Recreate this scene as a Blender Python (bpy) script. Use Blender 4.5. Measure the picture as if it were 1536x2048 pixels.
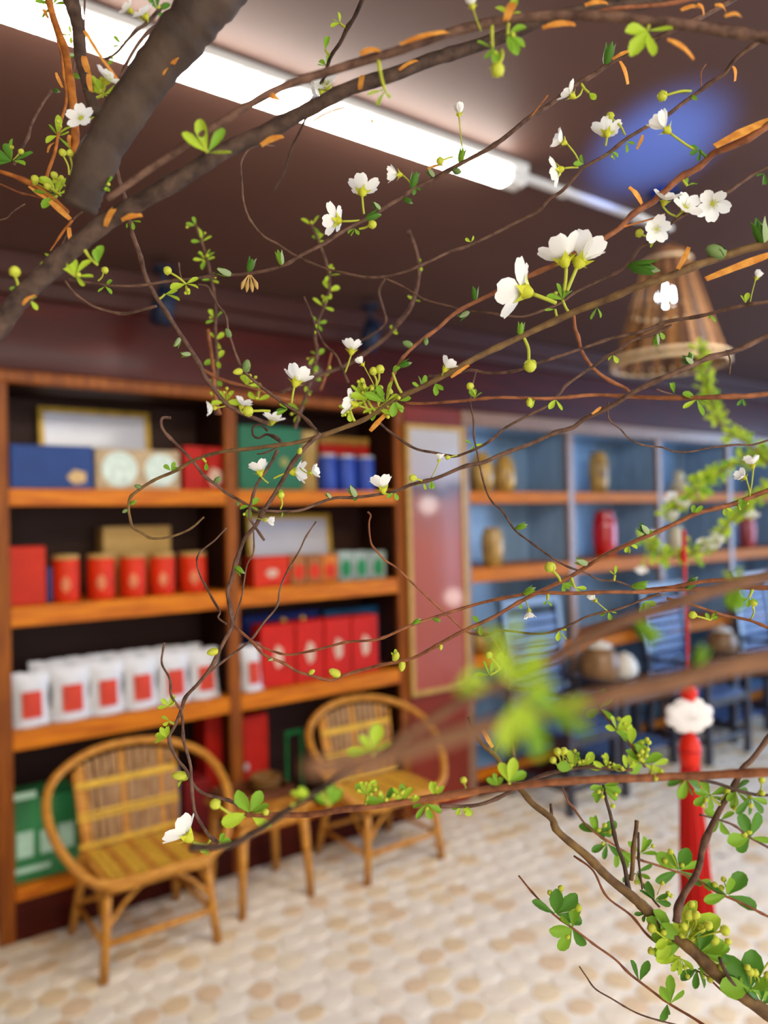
import bpy, math, random
from mathutils import Vector, Matrix, Euler
random.seed(7)
for o in list(bpy.data.objects): bpy.data.objects.remove(o)
scene = bpy.context.scene
COL = scene.collection
# ------------------------------------------------------------------ camera
W, H, FPX = 1536.0, 2048.0, 1538.0
YAW, PITCH, ROLL = (math.radians(a) for a in (53.795, 0.793, -1.358))
CAM = Vector((0, 0, 1.6))
_f = Vector((math.cos(YAW)*math.cos(PITCH), math.sin(YAW)*math.cos(PITCH), math.sin(PITCH)))
_r = Vector((math.sin(YAW), -math.cos(YAW), 0)); _u = _r.cross(_f)
RIGHT = math.cos(ROLL)*_r + math.sin(ROLL)*_u
UP = -math.sin(ROLL)*_r + math.cos(ROLL)*_u
FWD = _f
cd = bpy.data.cameras.new('camera'); cam = bpy.data.objects.new('camera', cd); COL.objects.link(cam)
cam.matrix_world = Matrix(((RIGHT.x, UP.x, -FWD.x, CAM.x), (RIGHT.y, UP.y, -FWD.y, CAM.y), (RIGHT.z, UP.z, -FWD.z, CAM.z), (0, 0, 0, 1)))
cd.sensor_fit = 'VERTICAL'; cd.sensor_height = 36.0; cd.sensor_width = 27.0; cd.lens = FPX/H*36.0
cd.clip_start = 0.01; cd.clip_end = 60
cd.dof.use_dof = True; cd.dof.focus_distance = 0.30; cd.dof.aperture_fstop = 7.8
scene.camera = cam
# ------------------------------------------------------------------ exposure, world, large lights
vs = scene.view_settings
vs.view_transform = 'Standard'; vs.look = 'None'; vs.gamma = 1.0; vs.use_curve_mapping = False
vs.exposure = 0.0
wd = bpy.data.worlds.new('daylight'); scene.world = wd; wd.use_nodes = True
wd.node_tree.nodes['Background'].inputs[0].default_value = (0.62, 0.78, 1.0, 1)
wd.node_tree.nodes['Background'].inputs[1].default_value = 0.10

def light(name, kind, loc, target, power, color, **kw):
    ld = bpy.data.lights.new(name, kind); o = bpy.data.objects.new(name, ld); COL.objects.link(o)
    o.location = loc
    o.rotation_euler = (Vector(target)-Vector(loc)).to_track_quat('-Z', 'Y').to_euler()
    ld.energy = power; ld.color = color
    for k, v in kw.items(): setattr(ld, k, v)
    return o
# area lights added as daylight at two assumed, unseen glazed fronts (behind the camera, and the far right end)
light('assumed_daylight_front', 'AREA', (0.6, -1.22, 1.6), (0.9, 3.0, 1.3), 84, (1.0, 0.95, 0.86), shape='RECTANGLE', size=4.2, size_y=2.1)
light('assumed_daylight_end', 'AREA', (8.05, 0.4, 1.5), (3.5, 2.6, 0.9), 330, (0.42, 0.64, 1.0), shape='RECTANGLE', size=4.6, size_y=2.2)
# assumed warm ceiling spots, unseen and without fixtures, in front of the shelves
for x in (0.2, 1.4, 2.75):
    light('assumed_ceiling_spot', 'SPOT', (x, 1.05, 2.66), (x+0.2, 3.35, 0.9), 36, (1.0, 0.76, 0.34), spot_size=math.radians(66), spot_blend=0.7, shadow_soft_size=0.05)
# added unseen area light that brightens the floor and shelf on the right
light('added_fill_light', 'AREA', (2.75, 0.30, 2.67), (3.1, 0.75, 0.0), 66, (1.0, 0.96, 0.94), shape='RECTANGLE', size=1.6, size_y=0.3)
# added spot without a fixture, makes the blue patch on the ceiling
light('added_blue_spot', 'SPOT', (-0.1, -1.1, 0.5), (2.02, 1.34, 2.7), 17000, (0.03, 0.20, 1.0), spot_size=math.radians(6.5), spot_blend=1.0, shadow_soft_size=0.05)

# ------------------------------------------------------------------ helpers
def ray(x, y): return FWD + RIGHT*((x-W/2)/FPX) - UP*((y-H/2)/FPX)
def at(x, y, d): return CAM + ray(x, y)*d                      # pixel and distance along the view axis
def onY(x, y, Y): v = ray(x, y); return CAM + v*((Y-CAM.y)/v.y)
def lin(c): return tuple(((v/255)/12.92 if v/255 <= 0.04045 else ((v/255+0.055)/1.055)**2.4) for v in c)

MATS = {}
def mat(name, rgb, rough=0.55, var=0.12, scale=8.0, stretch=(1, 1, 1), bump=0.0, metallic=0.0, coat=0.0, rgb2=None, trans=0.0, spec=0.25, detail=4):
    """procedural principled material: noise between two tones, optional bump and translucency"""
    if name in MATS: return MATS[name]
    m = bpy.data.materials.new(name); m.use_nodes = True
    n, l = m.node_tree.nodes, m.node_tree.links
    b = n['Principled BSDF']; out = n['Material Output']
    c = lin(rgb)
    c2 = lin(rgb2) if rgb2 else tuple(v*(1-var*2.2) for v in c)
    tc = n.new('ShaderNodeTexCoord'); mp = n.new('ShaderNodeMapping'); mp.inputs['Scale'].default_value = stretch
    nz = n.new('ShaderNodeTexNoise'); nz.inputs['Scale'].default_value = scale; nz.inputs['Detail'].default_value = detail
    cr = n.new('ShaderNodeValToRGB')
    cr.color_ramp.elements[0].position = 0.32; cr.color_ramp.elements[1].position = 0.68
    cr.color_ramp.elements[0].color = (*c2, 1); cr.color_ramp.elements[1].color = (*c, 1)
    l.new(tc.outputs['Object'], mp.inputs[0]); l.new(mp.outputs[0], nz.inputs['Vector'])
    l.new(nz.outputs['Fac'], cr.inputs[0]); l.new(cr.outputs[0], b.inputs['Base Color'])
    b.inputs['Roughness'].default_value = rough; b.inputs['Metallic'].default_value = metallic
    b.inputs['Coat Weight'].default_value = coat; b.inputs['Coat Roughness'].default_value = 0.12
    b.inputs['Specular IOR Level'].default_value = spec
    if bump:
        bp = n.new('ShaderNodeBump'); bp.inputs['Strength'].default_value = bump; bp.inputs['Distance'].default_value = 0.002
        l.new(nz.outputs['Fac'], bp.inputs['Height']); l.new(bp.outputs[0], b.inputs['Normal'])
    if trans:
        t = n.new('ShaderNodeBsdfTranslucent'); mx = n.new('ShaderNodeMixShader'); mx.inputs[0].default_value = trans
        l.new(cr.outputs[0], t.inputs[0]); l.new(b.outputs[0], mx.inputs[1]); l.new(t.outputs[0], mx.inputs[2]); l.new(mx.outputs[0], out.inputs[0])
    MATS[name] = m
    return m
def emit(name, rgb, strength):
    m = bpy.data.materials.new(name); m.use_nodes = True
    b = m.node_tree.nodes['Principled BSDF']
    b.inputs['Base Color'].default_value = (*lin(rgb), 1)
    b.inputs['Emission Color'].default_value = (*lin(rgb), 1); b.inputs['Emission Strength'].default_value = strength
    MATS[name] = m; return m
def glass(name):
    m = bpy.data.materials.new(name); m.use_nodes = True
    n, l = m.node_tree.nodes, m.node_tree.links
    t = n.new('ShaderNodeBsdfTransparent'); g = n.new('ShaderNodeBsdfGlossy'); g.inputs['Roughness'].default_value = 0.03
    fr = n.new('ShaderNodeFresnel'); fr.inputs[0].default_value = 1.5; mx = n.new('ShaderNodeMixShader')
    l.new(fr.outputs[0], mx.inputs[0]); l.new(t.outputs[0], mx.inputs[1]); l.new(g.outputs[0], mx.inputs[2])
    l.new(mx.outputs[0], n['Material Output'].inputs[0]); MATS[name] = m; return m

class MB:
    """collects shapes, then links them as ONE mesh object"""
    def __init__(s): s.v = []; s.f = []; s.mi = []; s.cur = 0
    def add(s, vs_, fs):
        b = len(s.v); s.v += [tuple(v) for v in vs_]
        for f in fs: s.f.append(tuple(i+b for i in f)); s.mi.append(s.cur)
        return s
    def box(s, x0, x1, y0, y1, z0, z1, bev=0.0, M=None):
        if x0 > x1: x0, x1 = x1, x0
        if y0 > y1: y0, y1 = y1, y0
        if bev <= 0:
            v = [(x, y, z) for z in (z0, z1) for y in (y0, y1) for x in (x0, x1)]
            f = [(0, 2, 3, 1), (4, 5, 7, 6), (0, 1, 5, 4), (2, 6, 7, 3), (0, 4, 6, 2), (1, 3, 7, 5)]
        else:
            bev = min(bev, (x1-x0)*.45, (y1-y0)*.45, (z1-z0)*.45)
            v = []; idx = {}
            for i, sx in enumerate((0, 1)):
                for j, sy in enumerate((0, 1)):
                    for k, sz in enumerate((0, 1)):
                        X, Y, Z = (x0, x1)[sx], (y0, y1)[sy], (z0, z1)[sz]
                        a, b_, c = bev*(1-2*sx), bev*(1-2*sy), bev*(1-2*sz)
                        idx[i, j, k] = len(v); v += [(X, Y+b_, Z+c), (X+a, Y, Z+c), (X+a, Y+b_, Z)]
            f = []
            for i in (0, 1):
                q = [idx[i, 0, 0], idx[i, 1, 0], idx[i, 1, 1], idx[i, 0, 1]]; f.append(q if i else q[::-1])
                q = [idx[0, i, 0]+1, idx[0, i, 1]+1, idx[1, i, 1]+1, idx[1, i, 0]+1]; f.append(q if i else q[::-1])
                q = [idx[0, 0, i]+2, idx[1, 0, i]+2, idx[1, 1, i]+2, idx[0, 1, i]+2]; f.append(q if i else q[::-1])
            for a in (0, 1):
                for b_ in (0, 1):
                    f.append([idx[a, b_, 0], idx[a, b_, 1], idx[a, b_, 1]+1, idx[a, b_, 0]+1])
                    f.append([idx[a, 0, b_], idx[a, 0, b_]+2, idx[a, 1, b_]+2, idx[a, 1, b_]])
                    f.append([idx[0, a, b_]+1, idx[1, a, b_]+1, idx[1, a, b_]+2, idx[0, a, b_]+2])
            for key, i in idx.items(): f.append([i, i+1, i+2])
        if M is not None: v = [M @ Vector(p) for p in v]
        return s.add(v, f)
    def tube(s, pts, rad, n=8, cap=True, closed=False):
        P = [Vector(p) for p in pts]; m = len(P)
        R = rad if isinstance(rad, (list, tuple)) else [rad]*m
        T = [((P[(i+1) % m]-P[i-1]) if closed else (P[min(i+1, m-1)]-P[max(i-1, 0)])).normalized() for i in range(m)]
        a = Vector((0, 0, 1)) if abs(T[0].z) < .9 else Vector((1, 0, 0))
        N = (a-T[0]*a.dot(T[0])).normalized(); v = []
        for i in range(m):
            N = (N-T[i]*N.dot(T[i])).normalized(); B = T[i].cross(N)
            for k in range(n):
                w = 2*math.pi*k/n; v.append(P[i]+(N*math.cos(w)+B*math.sin(w))*R[i])
        f = []
        for i in range(m if closed else m-1):
            j = (i+1) % m
            for k in range(n):
                k2 = (k+1) % n; f.append((i*n+k, i*n+k2, j*n+k2, j*n+k))
        if cap and not closed: f.append(tuple(range(n))[::-1]); f.append(tuple((m-1)*n+k for k in range(n)))
        return s.add(v, f)
    def lathe(s, prof, n=24, c=(0, 0, 0), M=None):
        v = []; m = len(prof)
        for r, z in prof:
            for k in range(n):
                w = 2*math.pi*k/n; v.append(Vector((c[0]+r*math.cos(w), c[1]+r*math.sin(w), c[2]+z)))
        f = [(i*n+k, i*n+(k+1) % n, (i+1)*n+(k+1) % n, (i+1)*n+k) for i in range(m-1) for k in range(n)]
        f.append(tuple(range(n))[::-1]); f.append(tuple((m-1)*n+k for k in range(n)))
        if M is not None: v = [M @ p for p in v]
        return s.add(v, f)
    def mesh(s, name, mats, smooth=False):
        me = bpy.data.meshes.new(name); me.from_pydata(s.v, [], s.f)
        for m in (mats if isinstance(mats, (list, tuple)) else [mats]): me.materials.append(m)
        for p, i in zip(me.polygons, s.mi): p.material_index = i; p.use_smooth = smooth
        me.update(); return me
    def build(s, name, mats, parent=None, smooth=False, **kw):
        o = bpy.data.objects.new(name, s.mesh(name, mats, smooth)); COL.objects.link(o)
        if parent is not None:
            o.parent = parent
            if parent.name in OFF: o.location = -OFF[parent.name]
        for k, v in kw.items(): o[k] = v
        return o
OFF = {}
def inst(name, me, parent, M):
    o = bpy.data.objects.new(name, me); COL.objects.link(o); o.parent = parent
    if parent is not None and parent.name in OFF: M = Matrix.Translation(-OFF[parent.name]) @ M
    o.matrix_local = M; return o
def thing(name, label, cat, loc, group=None, rotz=0.0, world_parts=True):
    """Empty at the base of a thing; parts built in world coordinates are shifted back by its location"""
    o = bpy.data.objects.new(name, None); COL.objects.link(o); o.location = loc; o.rotation_euler = (0, 0, rotz)
    o.empty_display_size = 0.05
    o['label'] = label; o['category'] = cat
    if group: o['group'] = group
    if world_parts: OFF[o.name] = Vector(loc)
    return o
def struct(name, mb, m, smooth=False, label=None):
    o = mb.build(name, m, smooth=smooth); o['kind'] = 'structure'
    if label: o['label'] = label
    return o
def copy_tree(o, loc, label, parent=None):
    c = o.copy(); COL.objects.link(c)
    if parent is None: c.location = loc; c['label'] = label
    else: c.parent = parent
    for ch in list(o.children): copy_tree(ch, None, None, c)
    return c

# ------------------------------------------------------------------ materials
M_orange = mat('honey_wood', (204, 118, 2), 0.5, 0.10, 5, (1, 8, 8), coat=0.03, rgb2=(168, 84, 5))
M_dark = mat('dark_stained_wood', (48, 20, 9), 0.6, 0.12, 5, (1, 8, 8))
M_mahog = mat('mahogany', (70, 15, 5), 0.42, 0.12, 3, (1, 6, 6), coat=0.04, spec=0.15, rgb2=(54, 10, 4))
M_ceil = mat('brown_ceiling_paint', (88, 60, 50), 0.6, 0.06, 2, spec=0.3)
M_bluelit = mat('blue_lit_panel', (132, 164, 196), 0.28, 0.10, 4, (6, 6, 1), coat=0.2)  # blue daylight reflected in the wood, put into the base colour
M_wall = mat('wall_plaster', (150, 120, 95), 0.8, 0.05, 6)
M_grout = mat('floor_mortar', (232, 224, 212), 0.6, 0.05, 20)
M_gold = mat('gold_frame_paint', (196, 158, 58), 0.4, 0.15, 20, metallic=0.2)
M_white = mat('white_paint', (225, 225, 222), 0.5, 0.04, 6)
M_black = mat('navy_black_metal', (22, 32, 54), 0.5, 0.1, 10)
M_red = mat('red_card', (176, 22, 6), 0.6, 0.10, 12)
M_orangered = mat('orange_red_tin', (204, 44, 4), 0.55, 0.08, 12)
M_kraft = mat('kraft_card', (178, 146, 88), 0.7, 0.08, 14)
M_pale = mat('pale_print', (222, 190, 170), 0.6, 0.20, 60)
M_bamboo = mat('bamboo_cane', (206, 146, 60), 0.4, 0.14, 9, (3, 3, 14), rgb2=(158, 98, 30))
M_bamboo_y = mat('yellow_cane_band', (222, 178, 66), 0.45, 0.12, 30)
M_bamboo_d = mat('weathered_bamboo_slat', (172, 134, 92), 0.55, 0.2, 14, (4, 4, 1), rgb2=(128, 88, 48))

# ------------------------------------------------------------------ setting
D = 3.294           # front plane of the shelving
BACK = D+0.40
mb = MB().box(-2.2, 8.2, -1.42, 3.9, -0.10, -0.004); floor = struct('floor', mb, M_grout)
struct('ceiling', MB().box(-2.2, 8.2, -1.42, 3.9, 2.70, 2.80), M_ceil)
struct('wall_back', MB().box(-2.2, 8.2, BACK+0.02, BACK+0.2, 0, 2.70), M_wall)
struct('wall_left', MB().box(-2.2, -2.05, -1.42, BACK+0.02, 0, 2.70), M_wall)
def glazed(name, axis, pos, a0, a1, n):
    """assumed glazed front, out of view: wall piers, sill, header, mullions and panes"""
    def bx(m, a, b, z0, z1, t0, t1):
        return m.box(a, b, pos+t0, pos+t1, z0, z1) if axis == 'y' else m.box(pos+t0, pos+t1, a, b, z0, z1)
    w = MB(); bx(w, a0, a1, 0, 0.42, -.06, .06); bx(w, a0, a1, 2.62, 2.70, -.06, .06)
    fr = struct(name, w, M_mahog)
    for i in range(n+1):
        a = a0+(a1-a0)*i/n; m = MB(); bx(m, a-.035, a+.035, 0.42, 2.62, -.05, .05); m.build('mullion', M_mahog, fr)
    for i in range(n):
        a, b = a0+(a1-a0)*i/n, a0+(a1-a0)*(i+1)/n
        m = MB(); bx(m, a+.035, b-.035, .42, 2.62, -.004, .004); m.build('pane', MATS['assumed_window_glass'], fr)
glass('assumed_window_glass')
glazed('assumed_window_1', 'y', -1.36, -2.0, 8.0, 6)  # assumed shopfront behind the camera, unseen, goes with the added front light
glazed('assumed_window_2', 'x', 8.18, -1.3, 3.6, 4)  # assumed glazed end wall, unseen, goes with the added blue daylight

# fascia and cornice above the shelving
struct('trim_1', MB().box(-2.05, 8.1, D-0.005, D+0.05, 2.235, 2.53, 0.006), M_mahog)
mb = MB()
for y0, y1, z0, z1 in ((D-.03, D+.05, 2.53, 2.60), (D-.045, D+.05, 2.60, 2.70)): mb.box(-2.05, 8.1, y0, y1, z0, z1, 0.008)
struct('trim_2', mb, mat('dark_mahogany', (66, 32, 24), 0.5, 0.1, 3, (1, 6, 6)))
# panel between the two bookcases
struct('trim_3', MB().box(2.562, 2.975, D+0.0, BACK, 0, 2.235, 0.004), mat('brick_red_panel', (128, 44, 26), 0.4, 0.1, 4))

# floor stones
def stone_mesh(k):
    r = random.Random(k); n = 8; v = []
    sx, sy = r.uniform(.040, .053), r.uniform(.038, .052)
    pts = []
    for i in range(n):
        w = 2*math.pi*(i+.5)/n; c, s_ = math.cos(w), math.sin(w)
        q = 1/max(abs(c), abs(s_)); q = 1+(q-1)*.88
        pts.append((c*q*sx*r.uniform(.9, 1.06), s_*q*sy*r.uniform(.9, 1.06)))
    for z, sc in ((-.006, 1), (0.0, 1), (.0012, .95)): v += [(x*sc, y*sc, z) for x, y in pts]
    f = [(j*n+i, j*n+(i+1) % n, (j+1)*n+(i+1) % n, (j+1)*n+i) for j in (0, 1) for i in range(n)] + [tuple(2*n+i for i in range(n))]
    return v, f
stone_cols = [(222, 198, 162), (226, 206, 174), (232, 222, 206), (234, 225, 211), (231, 218, 200), (220, 194, 162), (232, 218, 194)]
SM = [mat('floor_stone_%d' % i, c, 0.5, 0.06, 14) for i, c in enumerate(stone_cols)]
shapes = [stone_mesh(k) for k in range(10)]
stone_me = {}
cells = []
pitch = 0.104
for j in range(int(3.35/pitch)):
    for i in range(int(7.2/pitch)):
        y = D+0.02-(j+.5)*pitch; x = -0.3+(i+.5)*pitch+((j*0.37) % 1)*pitch
        x += random.uniform(-.014, .014); y += random.uniform(-.010, .010)
        q = Vector((x, y, 0))-CAM; z = q.dot(FWD)
        vis = 0
        if z > .3:
            px, py = W/2+FPX*q.dot(RIGHT)/z, H/2-FPX*q.dot(UP)/z
            if -30 < px < W+30 and py < H+40: vis = 1/(z*z)*abs(q.z)/z
        cells.append((vis, x, y))
cells.sort(reverse=True)
far = MB()
for n_, (vis, x, y) in enumerate(cells):
    k = random.randrange(10); c = random.choice((0, 1, 2, 3, 4, 5, 6, 2, 3)); a = random.uniform(-.09, .09)
    M = Matrix.Translation((x, y, 0)) @ Matrix.Rotation(a, 4, 'Z')
    if n_ < 300:
        if (k, c) not in stone_me:
            t = MB().add(*shapes[k]); stone_me[k, c] = t.mesh('floor_stone', SM[c])
        inst('floor_stone', stone_me[k, c], floor, M)
    else:
        far.cur = c; far.add([M @ Vector(v) for v in shapes[k][0]], shapes[k][1])
o = far.build('floor_stones', SM, floor); o['kind'] = 'stuff'

# ------------------------------------------------------------------ bookcases
def bookcase(name, label, xs, zs, ztop, post, shelf_m, post_m, inner_m, z0=0.207, plinth_m=M_mahog):
    """xs: centre lines of the uprights, zs: (bottom, top) of the shelves"""
    t = thing(name, label, 'bookcase', (xs[0], D, 0))
    MB().box(xs[0], xs[-1], BACK-.02, BACK, .02, ztop).build('back_panel', inner_m, t)
    for i, x in enumerate(xs):
        MB().box(x-post/2, x+post/2, D, D+.03, 0.0, ztop+.03, .003).build('upright', post_m, t)
        MB().box(x-.011, x+.011, D+.03, BACK-.02, 0.0, ztop+.03).build('side_panel' if i in (0, len(xs)-1) else 'divider', inner_m, t)
    for a, b in zs:
        for i in range(len(xs)-1):
            MB().box(xs[i]+post/2, xs[i+1]-post/2, D+.002, D+.032, a, b, .003).build('shelf_front', shelf_m, t)
            MB().box(xs[i]+.011, xs[i+1]-.011, D+.032, BACK-.02, b-.035, b).build('shelf_board', shelf_m, t)
    MB().box(xs[0]-post/2, xs[-1]+post/2, D-.012, D+.03, ztop, 2.235, .006).build('top_rail', post_m, t)
    MB().box(xs[0], xs[-1], D+.03, BACK, ztop+.005, ztop+.03).build('top_board', inner_m, t)
    MB().box(xs[0]+post/2, xs[-1]-post/2, D+.004, D+.024, 0.0, z0-.05).build('plinth', plinth_m, t)
    MB().box(xs[0]+post/2, xs[-1]-post/2, D-.004, D+.05, z0-.05, z0, .004).build('bottom_rail', shelf_m, t)
    MB().box(xs[0], xs[-1], D+.05, BACK-.02, z0-.03, z0).build('bottom_board', inner_m, t)
    return t
S1, S2, S3, S4 = 1.769, 1.302, 0.815, 0.207
bookcase('bookcase', 'honey brown wooden bookcase filled with red tins and gift boxes', (0.565, 1.538, 2.525), ((1.700, S1), (1.223, S2), (0.740, S3)), 2.185, 0.058, M_orange, mat('brown_upright_wood', (142, 76, 8), 0.5, 0.1, 5, (8, 8, 1), rgb2=(110, 52, 5)), M_dark)
T1, T2, T3 = 1.769, 1.320, 0.810
M_b = mat('greyed_oak', (140, 104, 78), 0.3, 0.10, 5, (1, 8, 8), coat=0.2)
bookcase('display_shelf', 'display shelf holding single vases behind the dark chairs', (3.0, 3.919, 4.888, 5.819, 6.75), ((1.700, T1), (1.238, T2), (0.735, T3)), 2.15, 0.06, mat('amber_oak_shelf', (196, 108, 8), 0.5, 0.1, 5, (1, 8, 8), spec=0.12), M_b, M_bluelit, 0.15)

# ------------------------------------------------------------------ goods on the shelves
def ext(x0, x1, yt, z, Y, ym):
    """world x extent and height of something that shows between pixel columns x0..x1 with its top at pixel row yt, at depth Y on a shelf of height z"""
    a, b = onY(x0, ym, Y), onY(x1, ym, Y)
    return a.x, b.x, onY((x0+x1)/2, yt, Y).z
def carton(label, x0, x1, yt, z, off, dep, m, ym, cat='box', name='gift_box', lid=None, motif=None, side_flap=True, group=None, disc=None):
    Y = D+off; xa, xb, zt = ext(x0, x1, yt, z, Y, ym)
    h = zt-z; t = thing(name, label, cat, ((xa+xb)/2, Y+dep/2, z), group)
    MB().box(xa, xb, Y, Y+dep, z, z+h*(.86 if lid else 1), .004).build('body', m, t)
    if lid: MB().box(xa-.002, xb+.002, Y-.002, Y+dep+.002, z+h*.86, z+h, .004).build('lid', lid, t)
    if motif:
        u, v_, w, hh, mm = motif
        cx, cz = xa+(xb-xa)*u, z+h*v_
        b = MB(); n = 10
        b.add([(cx+w*math.cos(2*math.pi*i/n)*(1+.18*(i % 2)), Y-.0025, cz+hh*math.sin(2*math.pi*i/n)*(1+.18*(i % 2))) for i in range(n)]+[(cx+w*math.cos(2*math.pi*i/n)*(1+.18*(i % 2)), Y+.001, cz+hh*math.sin(2*math.pi*i/n)*(1+.18*(i % 2))) for i in range(n)],
              [tuple(range(n))]+[(i, i+n, (i+1) % n+n, (i+1) % n) for i in range(n)])
        b.build('printed_motif', mm, t)
    if disc:
        for u, rr, mm in disc:
            cx = xa+(xb-xa)*u; M = Matrix.Translation((cx, Y, z+h*.5)) @ Matrix.Rotation(math.pi/2, 4, 'X')
            MB().lathe([(rr, -.001), (rr, .003), (rr*.9, .005), (rr*.6, .005), (rr*.55, .0035)], 20, M=M).build('medallion', mm, t)
    return t
def canister(label, x0, x1, yt, z, off, m, lid, ym, group, emblem=True, lidh=.1):
    Y = D+off; xa, xb, zt = ext(x0, x1, yt, z, Y, ym); r = (xb-xa)/2*.88; h = zt-z; cx = (xa+xb)/2; cy = Y+r
    t = thing('tea_canister', label, 'canister', (cx, cy, z), group)
    MB().lathe([(r*.97, 0), (r, .004), (r, h*(1-lidh)-.003), (r*.97, h*(1-lidh))], 28, (cx, cy, z)).build('body', m, t, True)
    MB().lathe([(r*.985, h*(1-lidh)), (r*.985, h-.005), (r*.95, h), (r*.3, h+.001)], 28, (cx, cy, z)).build('lid', lid, t, True)
    if emblem:
        b = MB(); n = 7
        for i in range(n):
            for zz in (.22, .5): pass
        v = []
        for i in range(n):
            w = -math.pi/2-.35+.7*(i/(n-1)) - 0.25
            wd_ = math.sin(math.pi*(i+.5)/n)
            v += [(cx+r*1.012*math.cos(w), cy+r*1.012*math.sin(w), z+h*(.38-.17*wd_)), (cx+r*1.012*math.cos(w), cy+r*1.012*math.sin(w), z+h*(.38+.17*wd_))]
        b.add(v, [(2*i, 2*i+2, 2*i+3, 2*i+1) for i in range(n-1)]); b.build('emblem', mat('faded_gold_print', (222, 132, 92), .6, .2, 60), t, True)
    return t
def frame(label, x0, x1, yt, z, off, pic, ym, name='picture_frame', tilt=.10, h=None):
    Y = D+off; xa, xb, zt = ext(x0, x1, yt, z, Y, ym); h = h or zt-z; w = xb-xa; bw = .026
    t = thing(name, label, 'picture frame', (xa, Y, z))
    M = Matrix.Translation((xa, Y, z)) @ Matrix.Rotation(-tilt, 4, 'X')
    for a in ((0, w, 0, bw), (0, w, h-bw, h), (0, bw, bw, h-bw), (w-bw, w, bw, h-bw)):
        MB().box(a[0], a[1], 0, .018, a[2], a[3], .004, M=M).build('frame_rail', M_gold, t)
    MB().box(bw-.002, w-bw+.002, .008, .014, bw-.002, h-bw+.002, M=M).build('picture', pic, t)
    return t
M_navy = mat('navy_card', (26, 62, 126), 0.5, 0.08, 8)
M_silver = mat('silver_cap', (190, 186, 190), 0.35, 0.08, 20, metallic=0.4)
M_blue = mat('cobalt_tin', (46, 74, 168), 0.4, 0.1, 10)
M_green = mat('bottle_green_card', (40, 104, 74), 0.5, 0.08, 8)
M_glasspic = mat('pale_lavender_print', (196, 198, 212), 0.25, 0.05, 5, coat=0.4)
M_beige = mat('beige_print_card', (186, 162, 128), 0.6, 0.12, 30)
M_disc = mat('celadon_print', (206, 222, 214), 0.5, 0.12, 40)
# upper shelf, left bay
frame('gold framed pale certificate behind the navy box on the top shelf', 80, 306, 815, S1, .30, M_glasspic, 900)
carton('wide navy blue gift box with a gold flower on the top shelf', 20, 186, 890, S1, .05, .17, M_navy, 935, motif=(.80, .28, .035, .028, mat('gold_print', (206, 172, 120), .5, .2, 40)))
carton('beige box printed with two round pale medallions', 191, 360, 899, S1, .06, .12, M_beige, 935, disc=((.27, .078, M_disc), (.76, .074, M_disc)))
carton('dark red box beside the medallion box on the top shelf', 368, 409, 892, S1, .05, .13, M_red, 935)
carton('dark red box with a pale print touching the middle upright', 411, 448, 894, S1, .05, .13, M_red, 935, motif=(.5, .3, .03, .04, M_pale))
frame('small gold framed card behind the two dark red boxes', 412, 470, 842, S1, .26, mat('pale_green_print', (186, 200, 196), .4, .1, 10), 880)
# upper shelf, right bay
carton('large dark green box in the upper right bay of the bookcase', 478, 604, 853, S1, .06, .16, M_green, 915, motif=(.7, .45, .022, .022, mat('old_gold_print', (160, 160, 90), .6, .2, 40)))
carton('narrow tan box between the green box and the blue tins', 606, 634, 862, S1, .14, .12, M_kraft, 915)
carton('red box with gold patterned lid behind the three blue tins', 640, 738, 874, S1, .22, .12, M_red, 900, lid=mat('gold_pattern_lid', (176, 128, 52), .5, .3, 60))
for i, (a, b) in enumerate(((646, 681), (683, 720), (722, 758))):
    canister('cobalt blue tin with silver cap, %s of three on the top shelf' % ('leftmost', 'middle', 'rightmost')[i], a, b, 907+2*i, S1, .06, M_blue, M_silver, 945, 'three blue tins', False, .09)
# second shelf, left bay
carton('tall orange red box standing at the far left of the second shelf', 12, 92, 1093, S2, .05, .14, mat('vermilion_card', (186, 38, 10), .55, .08, 10), 1150)
carton('thin navy box edge between the orange red box and the tins', 94, 106, 1135, S2, .10, .14, M_navy, 1160)
carton('plain kraft brown box behind the row of red tins', 206, 342, 1052, S2, .24, .12, M_kraft, 1085)
ords = ('leftmost', 'second from the left', 'middle', 'second from the right', 'rightmost')
for i, (a, b, yt) in enumerate(((107, 169, 1110), (178, 241, 1108), (244, 303, 1107), (305, 361, 1106), (366, 425, 1104))):
    canister('orange red tea tin with beige lid, %s of the row of five' % ords[i], a, b, yt, S2, .045, M_orangered, M_kraft, 1155, 'row of five red tea tins')
# second shelf, right bay
frame('gold framed pale picture standing behind the small boxes', 500, 668, 1027, S2, .28, M_glasspic, 1080)
MBt = mat('brown_glaze', (92, 60, 40), .25, .2, 10, coat=.4)
def vase(name, label, x, yt, z, off, prof, m, parts=(), cat='vase', yb=None, r_px=None, ym=None, group=None, X=None, Yw=None, hh=None):
    Y = Yw if Yw is not None else D+off
    p = onY(x, ym or yt, Y) if X is None else Vector((X, Y, z)); h = hh or onY(x, yt, Y).z-z
    k = (r_px*(Vector((p.x, Y, p.z))-CAM).dot(FWD)/FPX) if r_px else h
    t = thing(name, label, cat, (p.x, Y, z), group)
    MB().lathe([(a*k, b*h) for a, b in prof], 28, (p.x, Y, z)).build('body', m, t, True)
    for nm, pr, mm in parts: MB().lathe([(a*k, b*h) for a, b in pr], 28, (p.x, Y, z)).build(nm, mm, t, True)
    return t
carton('glossy red rounded tin box left of the small tea boxes', 508, 579, 1113, S2, .05, .10, M_orangered, 1147, name='tin_box', motif=(.5, .45, .03, .02, M_pale))
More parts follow.
